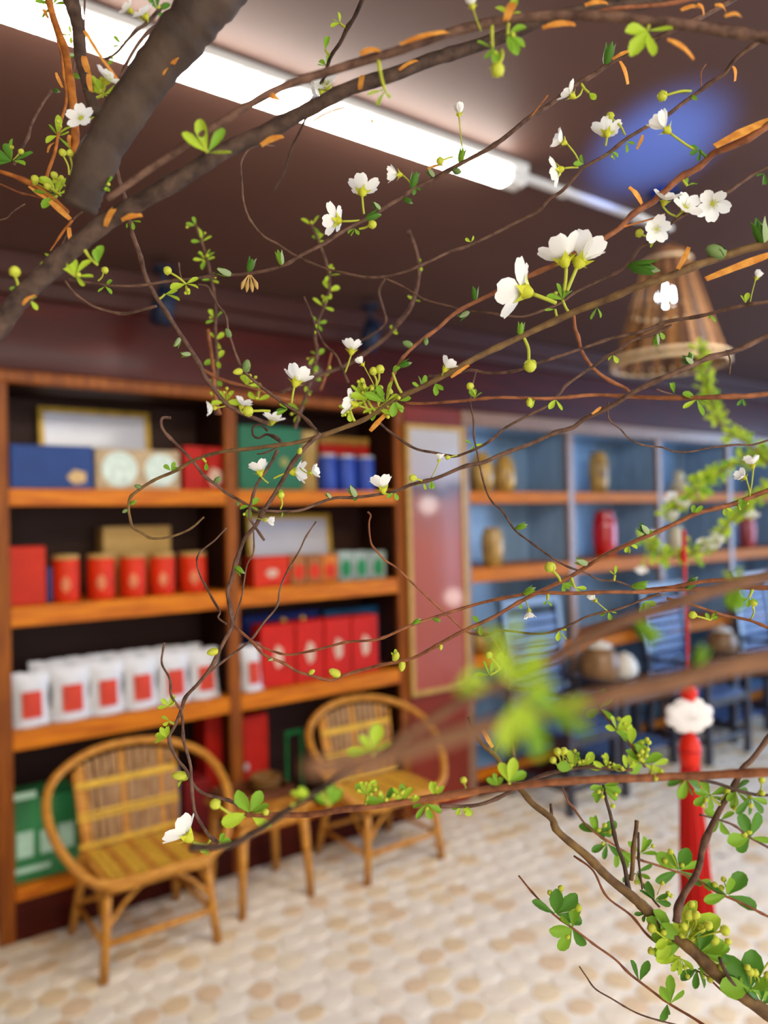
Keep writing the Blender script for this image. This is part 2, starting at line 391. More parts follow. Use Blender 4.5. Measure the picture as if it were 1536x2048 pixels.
for i, (a, b) in enumerate(((583, 612), (615, 644), (646, 675))):
    carton('small %s box with a red square, %s of three' % (('tan', 'left'), ('brown', 'middle'), ('orange', 'right'))[i], a, b, 1109, S2, .06, .07, (mat('tan_card', (176, 112, 60), .6), mat('brown_card', (168, 104, 54), .6), mat('orange_card', (206, 116, 36), .6))[i], 1140, name='tea_box', group='small red square tea boxes',
           motif=(.5, .42, .030, .036, M_orangered))
for i, (a, b) in enumerate(((678, 706), (708, 738), (740, 772))):
    carton('small grey box with green label, %s of three on the second shelf' % ('left', 'middle', 'right')[i], a, b, 1102, S2, .06, .07, mat('pale_grey_card', (150, 164, 158), .6), 1132, name='tea_box', group='small green label tea boxes', motif=(.5, .42, .030, .044, mat('leaf_green_print', (32, 128, 74), .6)))
# third shelf, left bay: white pouches with red labels
M_pouch = mat('white_film_pouch', (206, 208, 216), 0.4, 0.06, 30, bump=.4)
M_label = mat('brick_red_label', (206, 62, 40), 0.5, 0.14, 40)
def pouch_mesh(w, h, d):
    v = []; f = []; nu, nv = 9, 9
    for side in (-1, 1):
        for j in range(nv):
            for i in range(nu):
                a, b = i/(nu-1), j/(nv-1)
                pinch = 1-.10*math.sin(math.pi*b)+.03*math.sin(9*b)
                th = d*.5*(math.sin(math.pi*a)**.6)*max(0.0, (1-b)**.45)*(1+.12*math.sin(7*a+5*b))
                v.append(((a-.5)*w*pinch, side*th, b*h+.006*math.sin(11*a+side)*b))
    for s_ in (0, 1):
        for j in range(nv-1):
            for i in range(nu-1):
                q = [s_*nu*nv+j*nu+i, s_*nu*nv+j*nu+i+1, s_*nu*nv+(j+1)*nu+i+1, s_*nu*nv+(j+1)*nu+i]; f.append(q if s_ == 0 else q[::-1])
    return v, f
def pouch(label, x0, x1, yt, off, ym, group, labelled=True, z=S3):
    Y = D+off; xa, xb, zt = ext(x0, x1, yt, z, Y, ym); w = (xb-xa)*1.06; h = zt-z; d = .085
    t = thing('tea_pouch', label, 'pouch', ((xa+xb)/2, Y, z), group, world_parts=False)
    MB().add(*pouch_mesh(w, h, d)).build('bag', M_pouch, t, True)
    MB().box(-w*.47, w*.47, -.004, .004, h*.93, h*1.0, .001).build('sealed_top', M_pouch, t)
    MB().box(-w*.46, w*.46, -d*.42, d*.42, 0, .012, .004).build('base_fold', M_pouch, t)
    if labelled:
        n = 6; v = []
        for j in range(n):
            for i in range(n):
                a, b = i/(n-1), j/(n-1)
                th = d*.5*(math.sin(math.pi*(.27+.46*a))**.6)*((1-(.20+.42*b))**.45)*1.12
                v.append(((a-.5)*w*.50, -th-.003, h*(.17+.49*b)))
        MB().add(v, [(j*n+i, j*n+i+1, (j+1)*n+i+1, (j+1)*n+i) for j in range(n-1) for i in range(n-1)]).build('front_label', M_label, t, True)
    return t
ords6 = ('leftmost', 'second from the left', 'third from the left', 'fourth from the left', 'fifth from the left', 'sixth from the left')
for i, (a, b, yt) in enumerate(((22, 98, 1345), (103, 180, 1330), (179, 246, 1322), (248, 314, 1312), (316, 378, 1303), (380, 436, 1297))):
    pouch('white pouch with red label, %s in the front row' % ords6[i], a, b, yt, .085, 1400, 'front row of white tea pouches')
for i, (a, b, yt) in enumerate(((60, 132, 1322), (135, 208, 1312), (210, 275, 1304), (278, 342, 1296), (344, 402, 1290))):
    pouch('white pouch, %s in the back row behind the labelled pouches' % ords6[i], a, b, yt, .20, 1380, 'back row of white tea pouches', False)
carton('navy box left of the middle upright behind the white pouches', 418, 452, 1226, S3, .28, .06, M_navy, 1290)
# third shelf, right bay
pouch('white pouch with red label just right of the middle upright', 482, 522, 1292, .075, 1345, None)
carton('large navy box behind the red gift bags', 488, 640, 1226, S3, .24, .08, mat('deep_navy_card', (22, 36, 104), .5, .08, 8), 1300)
carton('teal blue box behind the two right red gift bags', 650, 762, 1216, S3, .22, .10, mat('teal_card', (30, 84, 128), .5, .08, 8), 1280)
M_ggold = mat('gold_knob', (206, 160, 70), .35, .1, 10, metallic=.4)
for i, (a, b, yt) in enumerate(((523, 590, 1249), (593, 648, 1242), (651, 703, 1236), (705, 757, 1231))):
    t = carton('bright red gift box with white emblem, %s of four on the third shelf' % ('leftmost', 'second', 'third', 'rightmost')[i], a, b, yt, S3, .05, .11, mat('scarlet_card', (190, 24, 6), .55, .08, 10), 1310, group='four red gift boxes', motif=(.5, .48, .024, .05, M_pale))
    if i < 2:
        q = t.location; hh = onY((a+b)/2, yt, D+.05).z
        MB().lathe([(.004, 0), (.014, .004), (.016, .012), (.008, .022), (.002, .024)], 14, (q.x+(.06 if i == 0 else -.01), q.y, hh)).build('gold_knob', M_ggold, t, True)
# bottom shelf
t = carton('green printed carton with pale panels at the lower left', 26, 158, 1592, S4, .04, .20, mat('green_gloss_card', (44, 128, 76), .3, .2, 6, coat=.4), 1680, name='carton', cat='carton')
xa, xb, _ = ext(26, 158, 1592, S4, D+.04, 1680)
for (a, b, z0, z1) in ((.02, .35, .33, .355), (.05, .30, .10, .20), (.40, .62, .10, .19), (.68, .92, .10, .20), (.02, .55, .04, .06)):
    MB().box(xa+(xb-xa)*a, xa+(xb-xa)*b, D+.037, D+.042, S4+z0, S4+z1).build('pale_panel', mat('pale_mint_print', (176, 214, 196), .4, .1, 20), t)
carton('dark red carton behind the green carton', 110, 200, 1566, S4, .26, .09, M_red, 1640, name='carton', cat='carton')
M_pack = mat('grey_white_pack', (164, 156, 164), .5, .2, 12)
for i, (a, b, yt) in enumerate(((205, 250, 1560), (254, 305, 1552), (309, 360, 1540))):
    carton('grey white package seen through the left cane chair, %s of three' % ('left', 'middle', 'right')[i], a, b, yt, S4, .07, .12, M_pack, 1620, name='package', cat='package', group='packages behind the cane chair', motif=(.5, .5, .03, .05, mat('slate_print', (104, 110, 150), .5)))
carton('dark crimson box low beside the middle upright', 370, 420, 1560, S4, .06, .14, mat('crimson_card', (126, 26, 28), .5), 1620)
carton('tall red box left of the middle upright on the bottom shelf', 412, 450, 1432, S4, .14, .14, M_red, 1500)
carton('tall red box right of the middle upright with silver clasp', 486, 537, 1430, S4, .10, .16, M_red, 1500, motif=(.12, .50, .012, .018, M_silver))
t = thing('card_stand', 'small green frame standing on the bottom shelf behind the table', 'frame', (*onY(590, 1515, D+.12).xy, S4))
p = onY(590, 1515, D+.12)
for a, b, c, d_ in ((-.05, .05, .0, .02), (-.05, .05, .34, .36), (-.05, -.035, .02, .34), (.035, .05, .02, .34)):
    MB().box(p.x+a, p.x+b, p.y, p.y+.012, S4+c, S4+d_, .002).build('frame_rail', mat('emerald_plastic', (26, 110, 60), .35), t)
# vases in the display shelf
P_jar = [(.30, 0), (.42, .03), (.50, .35), (.49, .6), (.36, .82), (.26, .9), (.30, 1.0), (.22, 1.0), (.18, .9)]
P_tall = [(.34, 0), (.40, .03), (.48, .3), (.50, .55), (.46, .8), (.36, .93), (.38, 1.0), (.30, 1.0), (.28, .92)]
P_gourd = [(.30, 0), (.48, .12), (.50, .28), (.40, .46), (.24, .56), (.22, .62), (.28, .74), (.24, .9), (.10, .98), (.05, 1.0)]
M_goldj = mat('mottled_gold_glaze', (206, 164, 84), .35, .3, 14, coat=.3, rgb2=(120, 90, 46))
M_redj = mat('red_lacquer', (196, 22, 20), .18, .15, 6, coat=.6)
M_cream = mat('cream_glaze', (222, 204, 160), .3, .1, 10, coat=.3)
M_pinkj = mat('rose_glaze', (206, 92, 92), .25, .2, 8, coat=.4)
NECK = ('neck_band', [(.40, .80), (.415, .81), (.415, .84), (.38, .85)], M_ggold)
vase('ceramic_jar', 'mottled gold jar at the left end of the upper display shelf', 962, 905, T1, .12, P_jar, M_goldj, (NECK,), r_px=52, ym=945, cat='jar')
vase('ceramic_jar', 'mottled gold jar beside the leftmost one on the upper display shelf', 1008, 910, T1, .12, P_jar, M_goldj, (NECK,), r_px=46, ym=945, cat='jar')
vase('ceramic_vase', 'slim gold and brown vase in the second bay of the upper display shelf', 1197, 905, T1, .14, P_tall, M_goldj, (NECK,), r_px=40, ym=945)
vase('ceramic_gourd', 'yellow gourd shaped pot in the third bay of the display shelf', 1357, 940, T1, .14, P_gourd, M_cream, (('foot_ring', [(.32, 0), (.36, .0), (.36, .03), (.32, .03)], M_goldj),), r_px=40, ym=960, cat='pot')
vase('ceramic_vase', 'dark gold patterned vase in the first bay of the middle display shelf', 985, 1055, T2, .12, P_tall, M_goldj, (NECK,), r_px=46, ym=1100)
vase('ceramic_vase', 'glossy red vase in the second bay of the middle display shelf', 1209, 1022, T2, .13, P_tall, M_redj, (('foot_ring', [(.36, 0), (.41, .0), (.41, .03), (.36, .03)], M_ggold),), r_px=50, ym=1070)
vase('ceramic_vase', 'cream vase half hidden behind the red tassel cord', 1350, 1052, T2, .14, P_tall, M_cream, (NECK,), r_px=34, ym=1080)
vase('ceramic_vase', 'rose red vase at the far right of the middle display shelf', 1494, 1030, T2, .14, P_tall, M_pinkj, (NECK,), r_px=34, ym=1060)
vase('ceramic_jar', 'squat amber pot on the lowest display shelf beside the scroll', 962, 1255, T3, .14, P_jar, M_goldj, (NECK,), r_px=40, ym=1280, cat='jar')
# hanging scroll picture
def scroll_mat():
    m = bpy.data.materials.new('scroll_painting'); m.use_nodes = True; n, l = m.node_tree.nodes, m.node_tree.links
    b = n['Principled BSDF']; tc = n.new('ShaderNodeTexCoord'); sp = n.new('ShaderNodeSeparateXYZ')
    nz = n.new('ShaderNodeTexNoise'); nz.inputs['Scale'].default_value = 5; ma = n.new('ShaderNodeMath'); ma.operation = 'MULTIPLY_ADD'; ma.inputs[1].default_value = .16
    cr = n.new('ShaderNodeValToRGB'); e = cr.color_ramp.elements
    e[0].position = 0.0; e[0].color = (*lin((150, 56, 30)), 1); e[1].position = 1.0; e[1].color = (*lin((176, 172, 172)), 1)
    for p_, c in ((.52, (158, 74, 48)), (.70, (140, 82, 72)), (.755, (88, 72, 84)), (.80, (162, 152, 158))):
        q = e.new(p_); q.color = (*lin(c), 1)
    mp = n.new('ShaderNodeMapRange'); mp.inputs[1].default_value = 0.68+.08; mp.inputs[2].default_value = 2.14+.08
    l.new(tc.outputs['Object'], sp.inputs[0]); l.new(tc.outputs['Object'], nz.inputs['Vector'])
    l.new(nz.outputs['Fac'], ma.inputs[0]); l.new(sp.outputs['Z'], ma.inputs[2]); l.new(ma.outputs[0], mp.inputs[0]); l.new(mp.outputs[0], cr.inputs[0]); l.new(cr.outputs[0], b.inputs['Base Color'])
    b.inputs['Roughness'].default_value = .6; b.inputs['Coat Weight'].default_value = .35; b.inputs['Coat Roughness'].default_value = .06
    return m
t = thing('hanging_picture', 'tall narrow gold framed painting of red cliffs between the bookcases', 'painting', (2.78, D, .65))
a = onY(818, 1100, D-.03).x; b = onY(935, 1100, D-.03).x; zt = onY(870, 850, D-.03).z; zb = onY(880, 1385, D-.03).z
for q in ((a, b, zt-.028, zt), (a, b, zb, zb+.028), (a, a+.028, zb+.028, zt-.028), (b-.028, b, zb+.028, zt-.028)):
    MB().box(q[0], q[1], D-.03, D-.002, q[2], q[3], .004).build('frame_rail', mat('brass_frame', (190, 150, 80), .4, .1, 20, metallic=.1), t)
MB().box(a+.026, b-.026, D-.02, D-.012, zb+.026, zt-.026).build('painting', scroll_mat(), t)

# ------------------------------------------------------------------ ceiling tube light, rail, spot heads, pendant, lamps
t = thing('tube_light', 'long bright white tube light fixed along the brown ceiling', 'light', (0.9, 1.665, 2.70))
MB().box(-.10, 1.78, 1.625, 1.705, 2.672, 2.70, .004).build('housing', M_white, t)
MB().tube([(-.06, 1.665, 2.660), (1.70, 1.665, 2.660)], .034, 12).build('tube', emit('tube_glow', (255, 250, 240), 40), t, True)
MB().box(1.70, 1.78, 1.632, 1.698, 2.632, 2.69, .01).build('end_cap', M_white, t)
MB().box(-.14, -.06, 1.632, 1.698, 2.632, 2.69, .01).build('end_cap', M_white, t)
t = thing('cable_rail', 'thin pale cable rail running on from the tube light', 'rail', (2.15, 1.69, 2.70))
MB().box(1.80, 2.62, 1.676, 1.706, 2.682, 2.70, .003).build('rail', M_white, t)
for x in (2.0, 2.4): MB().box(x, x+.03, 1.672, 1.710, 2.676, 2.70, .002).build('clip', M_white, t)
for i, (x, y, tx, ty, lab) in enumerate(((328, 612, 182, 735, 'dark navy spotlight head left of centre below the cornice'), (742, 672, 600, 760, 'dark navy spotlight head near the corner above the bookcase'))):
    p = onY(x, y, D-.26); q = onY(tx, ty, D)
    t = thing('spotlight', lab, 'spotlight', (p.x, p.y, 2.64))
    MB().tube([(p.x, p.y, 2.66), (p.x, p.y, p.z+.05)], .010, 8).build('stem', M_black, t)
    MB().lathe([(.045, 0), (.045, .012), (.03, .016)], 16, (p.x, p.y, 2.645)).build('ceiling_plate', M_black, t)
    MB().tube([(p.x+.02, p.y+.0, p.z+.07), (p.x-.0, p.y+.01, p.z+.0), (p.x-.012, p.y+.015, p.z-.07)], [.040, .044, .044], 16).build('lamp_body', M_black, t, True)
    light('spotlight_beam', 'SPOT', (p.x-.012, p.y+.015, p.z-.085), q, 2.2, (1.0, .9, .8), spot_size=math.radians(46), spot_blend=1.0, shadow_soft_size=.02)
# pendant
pc = at(1336, 620, 2.6); zt_, zb_ = at(1336, 510, 2.6).z, at(1336, 738, 2.6).z
t = thing('pendant_lamp', 'cone shaped slatted rattan pendant lamp hanging at the right', 'lamp', (pc.x, pc.y, 2.70))
MB().tube([(pc.x, pc.y, 2.70), (pc.x, pc.y, zt_)], .005, 8).build('cord', M_black, t)
MB().lathe([(.05, 2.68), (.05, 2.70)], 16, (pc.x, pc.y, 0)).build('ceiling_cup', M_black, t)
M_rattan = mat('rattan_strip', (134, 92, 48), .5, .15, 20, rgb2=(112, 72, 34))
NS = 30; rt, rb = .075, .185; sl = MB()
m_ = MB(); wslat = .0132
m_.add([(rt-.002, -wslat*.5, zt_-.02), (rt+.002, wslat*.5, zt_-.02), (rb+.002, wslat, zb_+.01), (rb-.002, -wslat, zb_+.01), (rt-.005, -wslat*.5, zt_-.02), (rt-.001, wslat*.5, zt_-.02), (rb-.001, wslat, zb_+.01), (rb-.005, -wslat, zb_+.01)],
       [(0, 3, 2, 1), (4, 5, 6, 7), (0, 1, 5, 4), (2, 3, 7, 6), (1, 2, 6, 5), (0, 4, 7, 3)])
sme = [m_.mesh('rattan_slat', q) for q in (M_rattan, mat('dark_rattan_strip', (84, 52, 24), .5, .15, 20))]
for k in range(NS):
    inst('rattan_slat', sme[k % 2], t, Matrix.Translation((pc.x, pc.y, 0)) @ Matrix.Rotation(2*math.pi*(k+.5)/NS+YAW+math.pi, 4, 'Z'))
for r, z in ((rb+.002, zb_+.012), (rb+.003, zb_+.034), ((rt+rb)/2-.012, (zt_+zb_)/2), (rt+.002, zt_-.022)):
    MB().tube([(pc.x+r*math.cos(2*math.pi*k/40), pc.y+r*math.sin(2*math.pi*k/40), z) for k in range(40)], .006, 6, closed=True).build('hoop', mat('pale_rattan_hoop', (206, 180, 140), .5), t, True)
MB().lathe([(rt+.004, zt_-.03), (rt*.8, zt_+.01), (rt*.4, zt_+.03), (.012, zt_+.035)], 20, (pc.x, pc.y, 0)).build('cap', mat('rattan_cap', (120, 80, 44), .5), t, True)
bz = at(1336, 594, 2.6).z
MB().lathe([(.006, .045), (.016, .03), (.030, .014), (.034, 0), (.030, -.016), (.016, -.030), (.004, -.034)][::-1], 16, (pc.x, pc.y, bz)).build('bulb', emit('bulb_glow', (235, 245, 255), 30), t, True)
# two assumed paper globe lamps, out of view on the near side of the room (they mirror in the picture glass)
for i, (px, py, lab) in enumerate(((857, 1010, 'assumed white globe lamp hanging high on the near side of the room'), (907, 1195, 'assumed white globe lamp hanging low on the near side of the room'))):
    p = onY(px, py, D-.02); v = (p-CAM); q = p+Vector((v.x, -v.y, v.z))*1.0
    t = thing('assumed_globe_lamp', lab, 'lamp', (q.x, q.y, 2.70))
    n = 12
    MB().lathe([(.10*math.sin(math.pi*k/n)+.002, -.10*math.cos(math.pi*k/n)) for k in range(n+1)], 20, (q.x, q.y, q.z)).build('globe', MATS.get('globe_glow') or emit('globe_glow', (255, 248, 240), 30), t, True)
    MB().tube([(q.x, q.y, 2.70), (q.x, q.y, q.z+.10)], .004, 6).build('cord', M_black, t)

# ------------------------------------------------------------------ cane chairs and low table
def smooth_closed(P, n=6):
    P = [Vector(p) for p in P]; m = len(P); out = []
    for i in range(m):
        a, b, c, d = P[i-1], P[i], P[(i+1) % m], P[(i+2) % m]
        for k in range(n):
            s = k/n; out.append(.5*((2*b)+(c-a)*s+(2*a-5*b+4*c-d)*s*s+(3*b-a-3*c+d)*s**3))
    return out
def crom(P, n=6):
    P = [Vector(p) for p in P]; Q = [2*P[0]-P[1]]+P+[2*P[-1]-P[-2]]; out = []
    for i in range(1, len(Q)-2):
        a, b, c, d = Q[i-1:i+3]
        for k in range(n):
            s = k/n; out.append(.5*((2*b)+(c-a)*s+(2*a-5*b+4*c-d)*s*s+(3*b-a-3*c+d)*s**3))
    return out+[P[-1]]
def cane_chair(label, loc):
    t = thing('cane_armchair', label, 'chair', loc, 'pair of cane armchairs', world_parts=False)
    hoop = [(-.21, -.215, .345), (-.30, -.15, .415), (-.345, -.03, .53), (-.31, .10, .63), (-.17, .185, .695), (0, .205, .715), (.17, .185, .695), (.31, .10, .63), (.345, -.03, .53), (.30, -.15, .415), (.21, -.215, .345), (0, -.235, .338)]
    MB().tube(smooth_closed(hoop), .0165, 10, closed=True).build('hoop_arm', M_bamboo, t, True)
    for sx in (-1, 1):
        MB().tube([(sx*.185, -.19, .335), (sx*.20, -.205, .16), (sx*.215, -.22, 0)], [.015, .016, .017], 10).build('leg', M_bamboo, t, True)
        MB().tube([(sx*.17, .12, .34), (sx*.195, .17, .16), (sx*.215, .205, 0)], [.015, .016, .017], 10).build('leg', M_bamboo, t, True)
        MB().tube([(sx*.204, -.208, .12), (sx*.200, .185, .12)], .010, 8).build('side_stretcher', M_bamboo, t, True)
        MB().tube(crom([(sx*.202, -.205, .17), (sx*.12, -.20, .26), (sx*.03, -.205, .325)]), .008, 8).build('brace', M_bamboo, t, True)
        MB().tube(crom([(sx*.202, -.20, .17), (sx*.19, -.08, .27), (sx*.18, .0, .325)]), .008, 8).build('brace', M_bamboo, t, True)
    MB().tube([(-.204, -.21, .125), (.204, -.21, .125)], .013, 8).build('front_stretcher', M_bamboo, t, True)
    MB().tube([(-.20, .18, .125), (.20, .18, .125)], .011, 8).build('rear_stretcher', M_bamboo, t, True)
    MB().tube(smooth_closed([(-.20, -.21, .322), (0, -.225, .320), (.20, -.21, .322), (.225, 0, .325), (.18, .13, .33), (0, .15, .33), (-.18, .13, .33), (-.225, 0, .325)]), .013, 8, closed=True).build('seat_frame', M_bamboo, t, True)
    n = 14
    for i in range(n):
        x = -.205+.41*(i+.5)/n; e = abs(x)/.205
        MB().box(x-.0135, x+.0135, -.215+.012*e, .14-.03*e*e, .335, .343, .003).build('seat_slat', M_bamboo_y if i % 3 else M_bamboo, t)
    ys = lambda z: .115+(z-.34)*.20
    n = 12
    for i in range(n):
        x = -.195+.39*(i+.5)/n; zt = .69-.9*x*x
        w = .0115 if i % 4 else .014
        M = None
        b = MB(); v = []
        for z in (.345, zt):
            for dx, dy in ((-w, 0), (w, 0), (w, .007), (-w, .007)): v.append((x*(.93 if z < .4 else 1)+dx, ys(z)+dy, z))
        b.add(v, [(0, 1, 5, 4), (1, 2, 6, 5), (2, 3, 7, 6), (3, 0, 4, 7), (0, 3, 2, 1), (4, 5, 6, 7)]).build('back_slat', M_bamboo_d if i % 5 else M_bamboo, t)
    for z, hh in ((.585, .014), (.478, .007), (.458, .007), (.362, .010)):
        MB().box(-.205, .205, ys(z)-.009, ys(z)-.001, z-hh, z+hh, .003).build('back_band', M_bamboo_y, t)
    for sx in (-1, 1): MB().tube([(sx*.185, ys(.34), .335), (sx*.205, ys(.64), .645)], .009, 8).build('back_post', M_bamboo, t, True)
    return t
ch = cane_chair('round backed cane armchair nearest the camera at the lower left', (1.0, 3.03, 0))
copy_tree(ch, (2.145, 3.045, 0), 'round backed cane armchair right of the small wooden table')
t = thing('side_table', 'small low wooden table between the two cane armchairs', 'table', (1.52, 3.06, 0))
x0, x1, y0, y1 = 1.345, 1.705, 2.885, 3.235
for i in range(5): MB().box(x0+(x1-x0)*i/5+.001, x0+(x1-x0)*(i+1)/5-.001, y0, y1, .385, .405, .003).build('top_plank', M_bamboo, t)
MB().box(x0+.03, x1-.03, y0+.03, y0+.05, .33, .385).build('apron', M_bamboo, t)
MB().box(x0+.03, x1-.03, y1-.05, y1-.03, .33, .385).build('apron', M_bamboo, t)
for x, y in ((x0, y0), (x1, y0), (x0, y1), (x1, y1)):
    cx, cy = (x0+x1)/2, (y0+y1)/2; a = lambda v, c, s: v+(c-v)*s
    MB().tube([(a(x, cx, .22), a(y, cy, .22), .385), (a(x, cx, .10), a(y, cy, .10), 0)], [.021, .016], 10).build('leg', M_bamboo, t, True)
t = thing('tea_tray', 'dark brown shallow wooden tray on the low table', 'tray', (1.52, 3.06, .405))
M_tray = mat('walnut_tray', (112, 62, 34), .45, .2, 8, (1, 8, 1))
x0, x1, y0, y1 = 1.375, 1.675, 3.02, 3.215
for i in range(6): MB().box(x0, x1, y0+(y1-y0)*i/6+.0015, y0+(y1-y0)*(i+1)/6-.0015, .4055, .415).build('tray_slat', M_tray, t)
for q in ((x0, x1, y0-.008, y0), (x0, x1, y1, y1+.008), (x0-.008, x0, y0-.008, y1+.008), (x1, x1+.008, y0-.008, y1+.008)): MB().box(*q, .4055, .445, .002).build('rim', M_tray, t)
t = thing('wicker_basket', 'small brown wicker basket on the tray between the chairs', 'basket', (1.60, 3.14, .415))
M_wick = mat('brown_wicker', (132, 92, 44), .6, .25, 60, bump=.6)
MB().lathe([(.045, 0), (.062, .02), (.068, .05), (.066, .06), (.060, .06), (.058, .03), (.03, .012)], 20, (1.60, 3.14, .415)).build('bowl', M_wick, t, True)
for z, r in ((.018, .062), (.036, .067), (.056, .069)): MB().tube([(1.60+r*math.cos(2*math.pi*k/24), 3.14+r*math.sin(2*math.pi*k/24), .415+z) for k in range(24)], .004, 6, closed=True).build('weave_ring', M_wick, t, True)

# ------------------------------------------------------------------ dark slatted chairs and tea tables by the display shelf
M_dw = mat('dark_lacquered_wood', (52, 48, 58), .25, .12, 5, (1, 1, 6), coat=.6, rgb2=(36, 30, 36))
M_dw2 = mat('blue_lit_lacquered_slat', (70, 92, 138), .35, .1, 5, (6, 1, 1), coat=.2)  # dark wood slats, the blue light they catch is in the colour
def slat_chair(label, loc):
    t = thing('slatted_chair', label, 'chair', loc, 'dark slatted chairs in a row', world_parts=False)
    w = .235
    for sx in (-1, 1):
        MB().box(sx*w-.02, sx*w+.02, -.24, -.20, 0, .62, .003).build('leg', M_dw, t)
        b = MB(); v = []
        for z, y in ((0, .23), (.42, .19), (1.12, .265)):
            for dx, dy in ((-.02, -.02), (.02, -.02), (.02, .02), (-.02, .02)): v.append((sx*w+dx, y+dy, z))
        f = [(0, 3, 2, 1), (8, 9, 10, 11)]+[(r*4+k, r*4+(k+1) % 4, r*4+4+(k+1) % 4, r*4+4+k) for r in (0, 1) for k in range(4)]
        b.add(v, f).build('leg', M_dw, t)
        MB().box(sx*w-.026, sx*w+.026, -.26, .25, .62, .645, .004).build('armrest', M_dw, t)
        MB().box(sx*w-.012, sx*w+.012, -.20, .19, .12, .155, .002).build('side_stretcher', M_dw, t)
        MB().box(sx*w-.012, sx*w+.012, -.20, .19, .36, .41, .002).build('seat_rail', M_dw, t)
    MB().box(-w, w, -.235, -.21, .36, .41, .002).build('seat_rail', M_dw, t)
    MB().box(-w, w, -.23, -.215, .12, .15, .002).build('front_stretcher', M_dw, t)
    for i in range(7): y = -.22+.40*i/6.4; MB().box(-w, w, y, y+.045, .41, .425, .003).build('seat_slat', M_dw2, t)
    for i in range(9):
        z = .50+.062*i; y = .19+(z-.42)*.107; M = Matrix.Translation((0, y, z)) @ Matrix.Rotation(-.107, 4, 'X')
        MB().box(-w+.02, w-.02, -.008, .008, -.023, .023, .003, M=M).build('back_slat', M_dw2, t)
    z = 1.10; M = Matrix.Translation((0, .19+.68*.107, z)) @ Matrix.Rotation(-.107, 4, 'X')
    MB().box(-w-.02, w+.02, -.016, .016, -.03, .035, .005, M=M).build('top_rail', M_dw, t)
    return t
c0 = slat_chair('dark slatted chair closest to the gold framed painting', (3.46, 2.995, 0))
copy_tree(c0, (4.79, 2.995, 0), 'dark slatted chair between the two small tea tables')
copy_tree(c0, (5.98, 2.995, 0), 'dark slatted chair at the far right edge')
def tea_table(label, x0, x1):
    y0, y1 = 2.92, 3.245
    t = thing('tea_table', label, 'table', ((x0+x1)/2, 2.95, 0))
    for i in range(4): MB().box(x0-.02, x1+.02, y0-.02+(y1-y0+.04)*i/4+.001, y0-.02+(y1-y0+.04)*(i+1)/4-.001, .535, .56, .003).build('top_plank', M_dw, t)
    for x in (x0, x1-.045):
        for y in (y0, y1-.045): MB().box(x, x+.045, y, y+.045, 0, .535, .003).build('leg', M_dw, t)
        MB().box(x+.012, x+.033, y0+.045, y1-.045, .10, .135).build('stretcher', M_dw, t)
    MB().box(x0+.045, x1-.045, y0+.01, y0+.03, .47, .535).build('apron', M_dw, t)
    MB().box(x0+.045, x1-.045, y1-.03, y1-.01, .47, .535).build('apron', M_dw, t)
    for i in range(4): y = y0+.03+i*.085; MB().box(x0+.02, x1-.02, y, y+.05, .135, .15).build('shelf_slat', M_dw2, t)
tea_table('small dark lacquered table holding the large brown jar', 3.80, 4.45)
tea_table('small dark lacquered table at the right holding a tan jar', 5.13, 5.64)
M_stone = mat('brown_stoneware', (150, 112, 74), .4, .2, 10, coat=.2)
M_lid = mat('ivory_lid', (226, 220, 208), .3, .06, 10)
P_pot = [(.30, 0), (.44, .06), (.52, .35), (.50, .6), (.40, .82), (.30, .92)]
LIDP = ('lid', [(.31, .91), (.33, .93), (.26, 1.0), (.10, 1.04), (.07, 1.10), (.03, 1.12)], M_lid)
vase('tea_jar', 'large brown stoneware jar on the small dark table', 0, 0, .56, 0, P_pot, M_stone, (LIDP,), X=3.93, Yw=3.12, hh=.25, cat='jar')
vase('tea_jar', 'small white lidded pot beside the large brown jar', 0, 0, .56, 0, P_pot, M_lid, (LIDP,), X=4.13, Yw=3.08, hh=.16, cat='jar')
vase('tea_jar', 'tan and white jar on the right hand dark table', 0, 0, .56, 0, P_pot, M_stone, (LIDP,), X=5.30, Yw=3.10, hh=.21, cat='jar')

# ------------------------------------------------------------------ foreground: flowering branches
M_bark = mat('grey_brown_bark', (112, 82, 66), .75, .2, 260, (1, 1, 1), bump=.5, rgb2=(66, 44, 34))
M_bark_r = mat('red_brown_bark', (150, 92, 56), .65, .2, 240, bump=.4, rgb2=(100, 56, 34))
M_bark_w = mat('warm_brown_bark', (122, 84, 56), .7, .2, 120, bump=.4, rgb2=(90, 58, 38))
M_bark_t = mat('smooth_grey_brown_bark', (78, 61, 49), .7, .15, 90, bump=.6, rgb2=(56, 43, 35))
M_bark_d = mat('dark_bark', (86, 66, 54), .8, .2, 200, bump=.6, rgb2=(48, 34, 28))
M_bark_o = mat('orange_bark', (186, 112, 44), .7, .2, 220, bump=.4, rgb2=(128, 70, 30))
M_bark_g = mat('greenish_brown_bark', (120, 92, 52), .7, .2, 180, bump=.5, rgb2=(78, 54, 34))
M_strip = mat('torn_orange_bark', (230, 166, 76), .6, .25, 300, rgb2=(198, 122, 44), trans=.2)
M_leafy = mat('fresh_yellow_green_leaf', (194, 214, 62), .5, .12, 160, trans=.35, rgb2=(142, 176, 44))
M_leafm = mat('mid_green_leaf', (142, 182, 52), .5, .14, 160, trans=.35, rgb2=(106, 150, 40))
M_leafd = mat('deep_green_leaf', (94, 142, 46), .45, .14, 160, trans=.3, rgb2=(64, 112, 36))
M_bud = mat('yellow_green_bud', (224, 222, 84), .5, .12, 200, trans=.3, rgb2=(184, 196, 66))
M_budg = mat('downy_grey_green_bud', (122, 140, 84), .7, .15, 200, rgb2=(84, 112, 60))
M_stalk = mat('lime_stalk', (190, 196, 66), .5, .1, 200, trans=.2)
M_petal = mat('white_petal', (246, 244, 240), .5, .02, 150, trans=.35, rgb2=(236, 234, 230))
